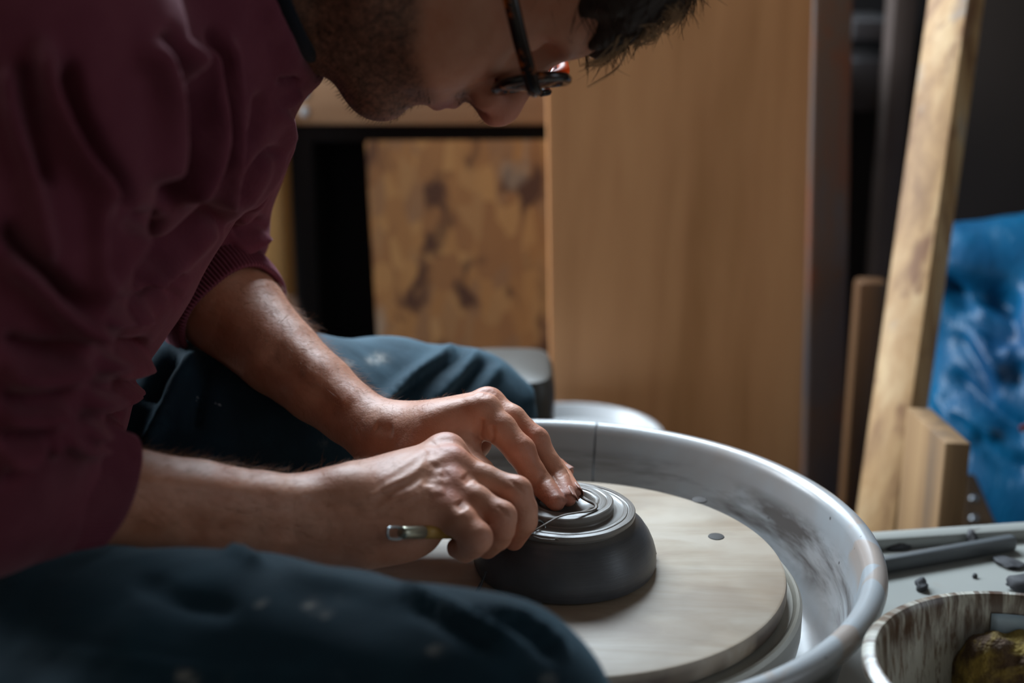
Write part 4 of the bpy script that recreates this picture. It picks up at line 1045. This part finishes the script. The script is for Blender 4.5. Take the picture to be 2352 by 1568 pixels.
def cuff(c, ax, ra, rb, ln, flatn, ratio, flare=.0, tilt=None):
    """ribbed knit band round a forearm; ra at the sleeve end, rb at the open end"""
    ax = unit(ax); n = unit(flatn-np.dot(flatn, ax)*ax); b = np.cross(ax, n); k = 576; VV = []
    th = np.linspace(0, 2*np.pi, k, endpoint=False)
    prof = [(0, ra-.006), (0.0, ra), (.15, ra+.0012), (.5, (ra+rb)/2+.0018), (.85, rb+.0010), (.97, rb), (1.0, rb-.0022), (.93, rb-.0038), (.4, (ra+rb)/2-.004)]
    for q, r in prof:
        rr = r+.0010*np.cos(96*th)*(1 if .05 < q < .98 else .4)
        w = .0016*np.sin(3*th+1)+.001*np.sin(5*th)
        cen = np.asarray(c)+ax*(ln*(q-.5))
        sk = 0 if tilt is None else (tilt[0]*np.cos(th)+tilt[1]*np.sin(th))
        VV.append(cen+ax*np.broadcast_to(sk, th.shape)[:, None]+((rr+w)*ratio*np.cos(th))[:, None]*n+((rr+w)*np.sin(th))[:, None]*b)
    VV = np.concatenate(VV); m = len(prof)
    FF = [(i*k+j, i*k+(j+1) % k, (i+1)*k+(j+1) % k, (i+1)*k+j) for i in range(m-1) for j in range(k)]
    return mesh_np('cuff', VV, FF, M_sweat, sweat)
cuff(PY(142, 1140, -.178), rarm[3][0]-rarm[1][0], .0460, .0395, .044, A(0, .3, 1), .92, tilt=(.012, 0))
cuff(PY(520, 703, .171), larm[3][0]-larm[0][0], .0520, .0490, .026, A(.5, 0, 1), .92)

def build_tshirt():
    # collar band round the neck
    V = []; k = 96; th = np.linspace(0, 2*np.pi, k, endpoint=False)
    cen = CPL[0]+CPL[1]*.0015
    X1 = unit(A(-.28, 0, .96)); Y1 = A(0, 1, 0); Z1 = np.cross(X1, Y1)
    ring = cen+(-.0635*np.cos(th))[:, None]*X1+(.0655*np.sin(th))[:, None]*Y1
    return tube('t_shirt_collar', ring, .0052, M_navy, person, 10, closed=True, flat=.6)
build_tshirt()

def build_trousers():
    s = Sdf((-.66, -.44, .06), (.16, .52, .80), .0045, .07)
    s.cone(A(-.47, -.09, .60), A(-.47, .09, .60), .125, .125, .05)
    # near thigh and shin
    nh = A(-.44, -.15, .585); k0 = PY(1085, 1690, -.292)
    s.chain([(nh, .095), (PY(200, 1650, -.230), .084), (PY(480, 1662, -.254), .081), (PY(740, 1698, -.272), .076), (k0, .064)], .03)
    s.chain([(k0, .062), (k0+A(.03, -.015, -.22), .058), (A(k0[0]+.02, k0[1]-.02, .14), .056)], .03)
    # far thigh
    fh = A(-.44, .14, .575); k1 = PY(1046, 972, .325)
    s.chain([(fh, .090), (PY(470, 1015, .160), .080), (PY(690, 1010, .198), .079), (PY(880, 985, .272), .074), (k1, .068)], .03)
    s.chain([(k1+A(-.004, 0, 0), .064), (k1+A(-.0, .02, -.22), .058), (A(k1[0], k1[1]+.03, .14), .056)], .03)
    global KN; KN = (A(k0[0]+.02, k0[1]-.02, 0), A(k1[0], k1[1]+.03, 0))
    V, F = s.mesh(); V = smooth_mesh(V, F, 3, .5); N = vnormals(V, F)
    V = V+N*(.0018*fnoise(V, 24, 19)+.0008*fnoise(V, 70, 12))[:, None]; N = vnormals(V, F); px = project(V)
    S = lambda poly, wd, am, **k: stroke(V, N, px, poly, wd, am, **k)
    nr = (-.6, -.02); fr_ = (.05, .6)
    # near leg
    S([(520, 1262), (545, 1268), (600, 1300)], 12, .006, yr=nr); S([(900, 1350), (1010, 1390), (1110, 1440), (1200, 1500)], 14, .008, yr=nr); S([(1080, 1392), (1150, 1412), (1230, 1460), (1280, 1520)], 12, -.007, yr=nr)
    S([(1100, 1392), (1180, 1405), (1260, 1455), (1310, 1510)], 9, .005, yr=nr); S([(960, 1380), (1040, 1430), (1140, 1500)], 18, -.006, yr=nr)
    S([(0, 1480), (200, 1510), (500, 1545), (800, 1560)], 8, .003, yr=nr); S([(640, 1310), (800, 1345), (930, 1370)], 20, .004, yr=nr); S([(300, 1320), (420, 1380), (560, 1400)], 26, -.004, yr=nr)
    # far leg: folds fanning from the knee
    for a, b, c, wd, am in (((840, 960), (930, 880), (1060, 790), 14, .010), ((900, 1010), (1010, 900), (1110, 800), 13, .010), ((980, 1010), (1080, 920), (1160, 830), 13, .007),
                            ((870, 960), (970, 870), (1080, 795), 13, -.010), ((940, 1010), (1050, 905), (1130, 815), 12, -.009)):
        S([a, b, c], wd, am, yr=fr_)
    S([(455, 800), (410, 880), (370, 960), (330, 1040)], 15, .010, yr=fr_); S([(410, 800), (370, 860), (345, 930)], 16, -.010, yr=fr_); S([(490, 810), (460, 900), (440, 1000)], 16, -.008, yr=fr_)
    S([(1120, 770), (1190, 810), (1215, 880), (1210, 950)], 12, .004, yr=fr_)
    V = smooth_mesh(V, F, 1, .3)
    px = project(V); sp = np.zeros(len(V))
    for (x, y, r, yy) in ((872, 822, 17, 1), (855, 828, 12, 1), (748, 812, 10, 1), (735, 802, 8, 1), (800, 835, 9, 1), (470, 800, 9, 1), (452, 796, 6, 1), (745, 1022, 6, 1), (1000, 1492, 12, 0), (745, 1410, 11, 0), (715, 1390, 14, 0),
                          (600, 1385, 10, 0), (425, 1548, 14, 0), (440, 1562, 14, 0), (520, 1556, 8, 0), (1020, 1385, 9, 0), (790, 1375, 8, 0), (1255, 1558, 12, 0)):
        m = (V[:, 1] > .02) if yy else (V[:, 1] < -.02)
        sp += m*np.exp(-((px[:, 0]-x)**2+((px[:, 1]-y)*1.5)**2)/r**2)
    return mesh_np('trousers', V, F, M_jean, person, True, dict(splat=np.clip(sp, 0, 1)))
build_trousers()
M_shoe = m_plain('dark_leather_shoe', '2a2522', '211d1b', .5); M_sole = m_plain('shoe_sole_rubber', '4a4642', '3d3a37', .8)
for q in KN:
    s = Sdf(q+A(-.10, -.07, -.01), q+A(.24, .07, .15), .004, .03)
    s.cone(q+A(-.03, 0, .055), q+A(.14, 0, .045), .040, .036, .02, (A(0, 0, 1), .95)); s.cone(q+A(-.01, 0, .06), q+A(0, 0, .12), .040, .044, .02); s.cut(q+A(0, 0, .012), A(0, 0, -1)); s.cut(q+A(0, 0, .125), A(0, 0, 1))
    V, F = s.mesh(); V = smooth_mesh(V, F, 2); sh_ = mesh_np('shoe', V, F, M_shoe, person)
    th = np.linspace(0, 2*np.pi, 40, endpoint=False); ox = np.where(np.cos(th) > 0, .125, .125)*np.cos(th)+.055; oy = .043*np.sin(th)
    VV = np.concatenate([np.stack([q[0]+ox, q[1]+oy, z+0*th], 1) for z in (0.001, .016)]+[np.stack([q[0]+ox*0+.055, q[1]+oy*0, z+0*th], 1) for z in (.016,)])
    FF = [(i*40+j, i*40+(j+1) % 40, (i+1)*40+(j+1) % 40, (i+1)*40+j) for i in range(2) for j in range(40)]
    mesh_np('sole', VV, FF, M_sole, sh_)
# stool under the potter
st = tag(empty('stool', (-.50, 0, 0)), 'round wooden stool the potter sits on', 'stool')
lathe('seat', [(0, .438), (.15, .438), (.158, .444), (.158, .466), (.15, .473), (0, .473)], M_brown, st, (-.50, 0, 0), 64)
for a in (.785, 2.356, 3.927, 5.498): tube('leg', [A(-.50+.11*math.cos(a), .11*math.sin(a), .44), A(-.50+.15*math.cos(a), .15*math.sin(a), .0)], [.017, .013], M_brown, st, 12)

# ---- hair
t = NT('dark_hair'); M_hair = t.set(t.mix(t.noise(t.co(), 40, 2), '1c130d', '35251a'), .6, Specular_IOR_Level=.3)
def translucent_hair(name, c, trans):
    t = NT(name); d = t.b; t.set(c, .45, Specular_IOR_Level=.5)
    tr = t.n.new('ShaderNodeBsdfTranslucent'); tr.inputs[0].default_value = lin(trans); mx = t.n.new('ShaderNodeMixShader'); mx.inputs[0].default_value = .5
    t.t.links.new(d.outputs[0], mx.inputs[1]); t.t.links.new(tr.outputs[0], mx.inputs[2]); t.t.links.new(mx.outputs[0], t.out.inputs[0]); return t.m
M_strand = translucent_hair('hair_strand', '3d2b20', '6a4c34')
M_wispglow = translucent_hair('backlit_hair_wisp', 'a58a6c', 'e0c4a0')  # pale copy of the dark hair, backlight put into the colour
M_armhair = translucent_hair('arm_hair', '8a5f3c', 'c08a58')
def strands(name, curves, rad, m, parent, sides=3):
    VV, FF, o = [], [], 0
    for c, r in zip(curves, np.broadcast_to(rad, (len(curves),))):
        R = r*np.linspace(1, .25, len(c)); V, F = tube_vf(c, R, sides); VV.append(V); FF.append(np.array(F)+o); o += len(V)
    ob = mesh_np(name, np.vstack(VV), np.vstack(FF), m, parent); return tag(ob, kind='stuff')
def build_hair():
    s = Sdf(H(.20, -.10)-.16, H(.20, -.10)+.16, .004, .05)
    s.ell(H(.146, -.106), (.106, .100, .085), HAX, .01)
    for l in np.linspace(-.068, .068, 9): s.chain([(H(.225, -.070, l), .026), (H(.192, -.016-l*l*5, l), .016), (H(.154+.012*math.sin(90*l), .003-l*l*5, l), .008)], .010)
    s.chain([(H(.200, -.075, -.070), .02), (H(.165, -.045, -.066), .014), (H(.142, -.022, -.058), .007)], .01); s.chain([(H(.200, -.055, -.060), .02), (H(.160, -.018, -.050), .012), (H(.140, -.002, -.042), .006)], .01)
    # keep the hair off the face: cut below the hairline
    s.cone(H(.046, -.010, -.2), H(.046, -.010, .2), .084, .084, .008, sub=True)
    s.cone(H(.0, -.055, -.2), H(.0, -.055, .2), .105, .105, .012, sub=True)
    V, F = s.mesh(); N = vnormals(V, F); V = V+N*(.003*fnoise(V, 60, 2))[:, None]
    cap = mesh_np('hair', V, F, M_hair, person)
    r = np.random.default_rng(5); cur = []
    for i in range(2200):
        l = r.uniform(-.075, .075); u = .152+r.uniform(-.006, .08); f = r.uniform(-.03, .008)-(abs(l)/.075)**2*.028-.3*max(0, u-.17)
        root = H(u, f-.012, l); d = unit(HF*r.uniform(.3, .9)+HU*r.uniform(-.5, .5)+A(0, r.normal()*.35, 0)); ln = r.uniform(.014, .032)
        p = [root]; q = root.copy(); curl = r.normal(size=3)*.25
        for j in range(6):
            d = unit(d+A(-.05, 0, -.20)+curl*.45); q = q+d*ln/6; p.append(q.copy())
        cur.append(np.array(p))
    HN = vnormals(V, F); pick = r.choice(np.nonzero(HN@HF > -.2)[0], 1600)
    for i in pick:
        d0 = unit(HF*.8-HU*.5+A(0, r.normal()*.25, 0)); d0 = unit(d0-.9*np.dot(d0, HN[i])*HN[i]); p = V[i]-HN[i]*.001; cc = [p]; ln = r.uniform(.012, .028); w_ = r.normal(size=3)*.3
        for j in range(5): d0 = unit(d0+A(0, 0, -.06)+w_*.3); p = p+d0*ln/5+HN[i]*.0006*(1-j*.4); cc.append(p)
        cur.append(np.array(cc))
    strands('hair_locks', cur, r.uniform(.00022, .00055, len(cur)), M_strand, cap)
    cur = []
    for (a, b, c, n, sp) in (((1490, -25), (1560, 0), (1545, 45), 26, 12), ((1500, 10), (1550, 25), (1515, 70), 26, 12), ((1470, 60), (1500, 75), (1455, 105), 22, 9), ((1450, 70), (1425, 150), (1348, 202), 2, 3),
                         ((1440, 80), (1420, 120), (1355, 155), 5, 6), ((1420, 90), (1390, 130), (1335, 150), 10, 7), ((1540, -30), (1580, -5), (1560, 25), 14, 8)):
        for i in range(n):
            j = r.normal(size=(3, 2))*sp; Y = r.uniform(-.06, -.01)
            cur.append(catmull([PY(p[0]+q[0], p[1]+q[1], Y) for p, q in zip((a, b, c), j)], 6))
    strands('hair_wisps', cur, .0007, M_wispglow, cap)
build_hair()
def build_body_hair():
    r = np.random.default_rng(8)
    # beard stubble
    w_ = np.nonzero((beard > .35) & (own == 0))[0]; idx = r.choice(w_, 7000); cur = []
    for i in idx:
        p = BV[i]; n = BN[i]; d = unit(n*.6+HF*.25-HU*.6+r.normal(size=3)*.25); ln = r.uniform(.002, .0045)
        cur.append(np.array([p-n*.0003, p+d*ln*.5, p+unit(d-HU*.3)*ln]))
    strands('beard', cur, .00011, M_hair, person)
    eb = []
    for i in range(260):
        q = r.choice((-1, 1)); k = r.uniform(0, 1); p = H(.1235+.004*math.sin(2.5*k)+r.normal()*.0018, -.003-.012*k*k, q*(.012+.034*k)); d = unit(HL*q*.8+HU*.3+HF*.45+r.normal(size=3)*.15)
        eb.append(np.array([p-HF*.002, p+d*.004, p+d*.008]))
    strands('eyebrows', eb, .00022, M_hair, person)
    # forearm hair
    cur = []
    for o_, arm, end in ((1, rarm, .62), (2, larm, .62)):
        a = arm[1][0]; b = arm[-1][0]; ax = unit(b-a)
        t_ = ((BV-a)@ax)/np.linalg.norm(b-a)
        w_ = np.nonzero((own == o_) & (t_ > .05) & (t_ < 1.25) & (BN[:, 2] > -.25))[0]
        for i in r.choice(w_, 3000):
            p = BV[i]; n = BN[i]; d = unit(n*.45+ax*.75+A(0, 0, -.15)+r.normal(size=3)*.3); ln = r.uniform(.006, .013)*(1 if t_[i] < 1 else .6)
            cur.append(np.array([p-n*.0004, p+d*ln*.35, p+d*ln*.7-n*.0006, p+d*ln+ax*.001-n*.0018*r.uniform(0, 1)]))
    strands('arm_hair', cur, .00006, M_armhair, person)
build_body_hair()

# ================================================================ glasses
t = NT('tortoiseshell'); v = t.co(); f = t.noise(v, 120, 3, .6, .5)
M_frame2 = t.set(t.ramp(f, [(.4, '120a08'), (.55, '2a150c'), (.7, 'b85a10')]), .2, Transmission_Weight=.15)
M_rimglow = translucent_hair('backlit_rim_glow', 'd8640a', 'ff8a1a')  # orange copy of the frame: backlit glow put into the colour
t = NT('spectacle_lens'); M_lens = t.set('ffffff', .0, Transmission_Weight=1.0, IOR=1.1)
gl = tag(empty('eyeglasses', H(.1, .02)), 'dark tortoiseshell eyeglasses worn low on the nose', 'glasses')
GU = unit(HU+HF*.20); GF = unit(HF-HU*.20)
def ringp(l, k=48):
    th = np.linspace(0, 2*np.pi, k, endpoint=False); q = 1
    du = .0215*np.sign(np.sin(th))*np.abs(np.sin(th))**.8; dl = .0255*np.sign(np.cos(th))*np.abs(np.cos(th))**.8
    c = H(.096, .0125, l)
    return c+du[:, None]*GU+dl[:, None]*HL-GF*(np.abs(dl+l)**2*3.0)[:, None], c
for sgn in (-1, 1):
    P, c = ringp(sgn*.034)
    tube('rim', P, .0031 if sgn < 0 else .0042, M_frame2 if sgn < 0 else M_rimglow, gl, 8, closed=True)  # far rim takes the glow-coloured copy and is thickened for it
    V = [c+GF*.0008]+list(c+(P-c)*.97); n = len(P)
    F = [(0, 1+i, 1+(i+1) % n) for i in range(n)]
    o = mesh_np('lens', np.array(V), F, M_lens, gl); md = o.modifiers.new('s', 'SOLIDIFY'); md.thickness = .0018
    h = H(.098, .006, sgn*.066)
    tube('temple_arm', catmull([H(.098, .010, sgn*.0605), h, H(.100, -.02, sgn*.0745), H(.104, -.06, sgn*.0795), H(.106, -.10, sgn*.081), H(.094, -.128, sgn*.079)], 6), .0046, M_frame2, gl, 8, flat=.85)
tube('bridge', catmull([H(.1, .0185, -.010), H(.1045, .0205, 0), H(.1, .0185, .010)], 6), .0024, M_frame2, gl, 8)

# ================================================================ trimming tool in the right fist
tl = tag(empty('trimming_tool', PY(960, 1226, -.128)), 'loop trimming tool with brass ferrule held in the near fist', 'tool')
ta, tb_ = PY(890, 1225, -.130), PY(1232, 1212, -.036); td = unit(tb_-ta)
def on(px_): 
    return ta+td*np.linalg.norm(ta-PY(px_, 1225, -.130))
M_loop = m_plain('steel_loop', 'aab0b2', '8f9698', .25, 30, .05, Metallic=.9)
M_ferr = m_plain('ferrule_metal', 'b4b4a4', '9c9a86', .3, 30, .05, Metallic=.8)
M_hand = m_wood('tool_handle_wood', '9c7434', 'b4893f', 'c49a52', 'X', 1.5, .5)
f0 = ta+td*.0125; f1 = ta+td*.0300
sideu = unit(np.cross(td, unit(f0-CAM)));
lp = [f0+sideu*.0030, ta+td*.006+sideu*.0036, ta+td*.001+sideu*.0030, ta, ta+td*.0015-sideu*.0028, ta+td*.007-sideu*.0036, f0-sideu*.0030]
tube('loop', catmull(lp, 6), .0008, M_loop, tl, 8)
tube('ferrule', [f0-td*.001, f0, f0+td*.004, f1-td*.001, f1], [.0034, .0038, .0037, .0040, .0036], M_ferr, tl, 20)
tube('handle', [f1-td*.001, f1+td*.006, f1+td*.03, tb_-td*.03, tb_-td*.018], [.0036, .0042, .0050, .0046, .0038], M_hand, tl, 20)
tube('ferrule', [tb_-td*.019, tb_-td*.006], [.0038, .0032], M_ferr, tl, 16)
lp = [tb_-td*.006+sideu*.003, tb_+td*.004+sideu*.0045, tb_+td*.009, tb_+td*.004-sideu*.0045, tb_-td*.006-sideu*.003]
tube('loop', catmull(lp, 6), .0008, M_loop, tl, 8)
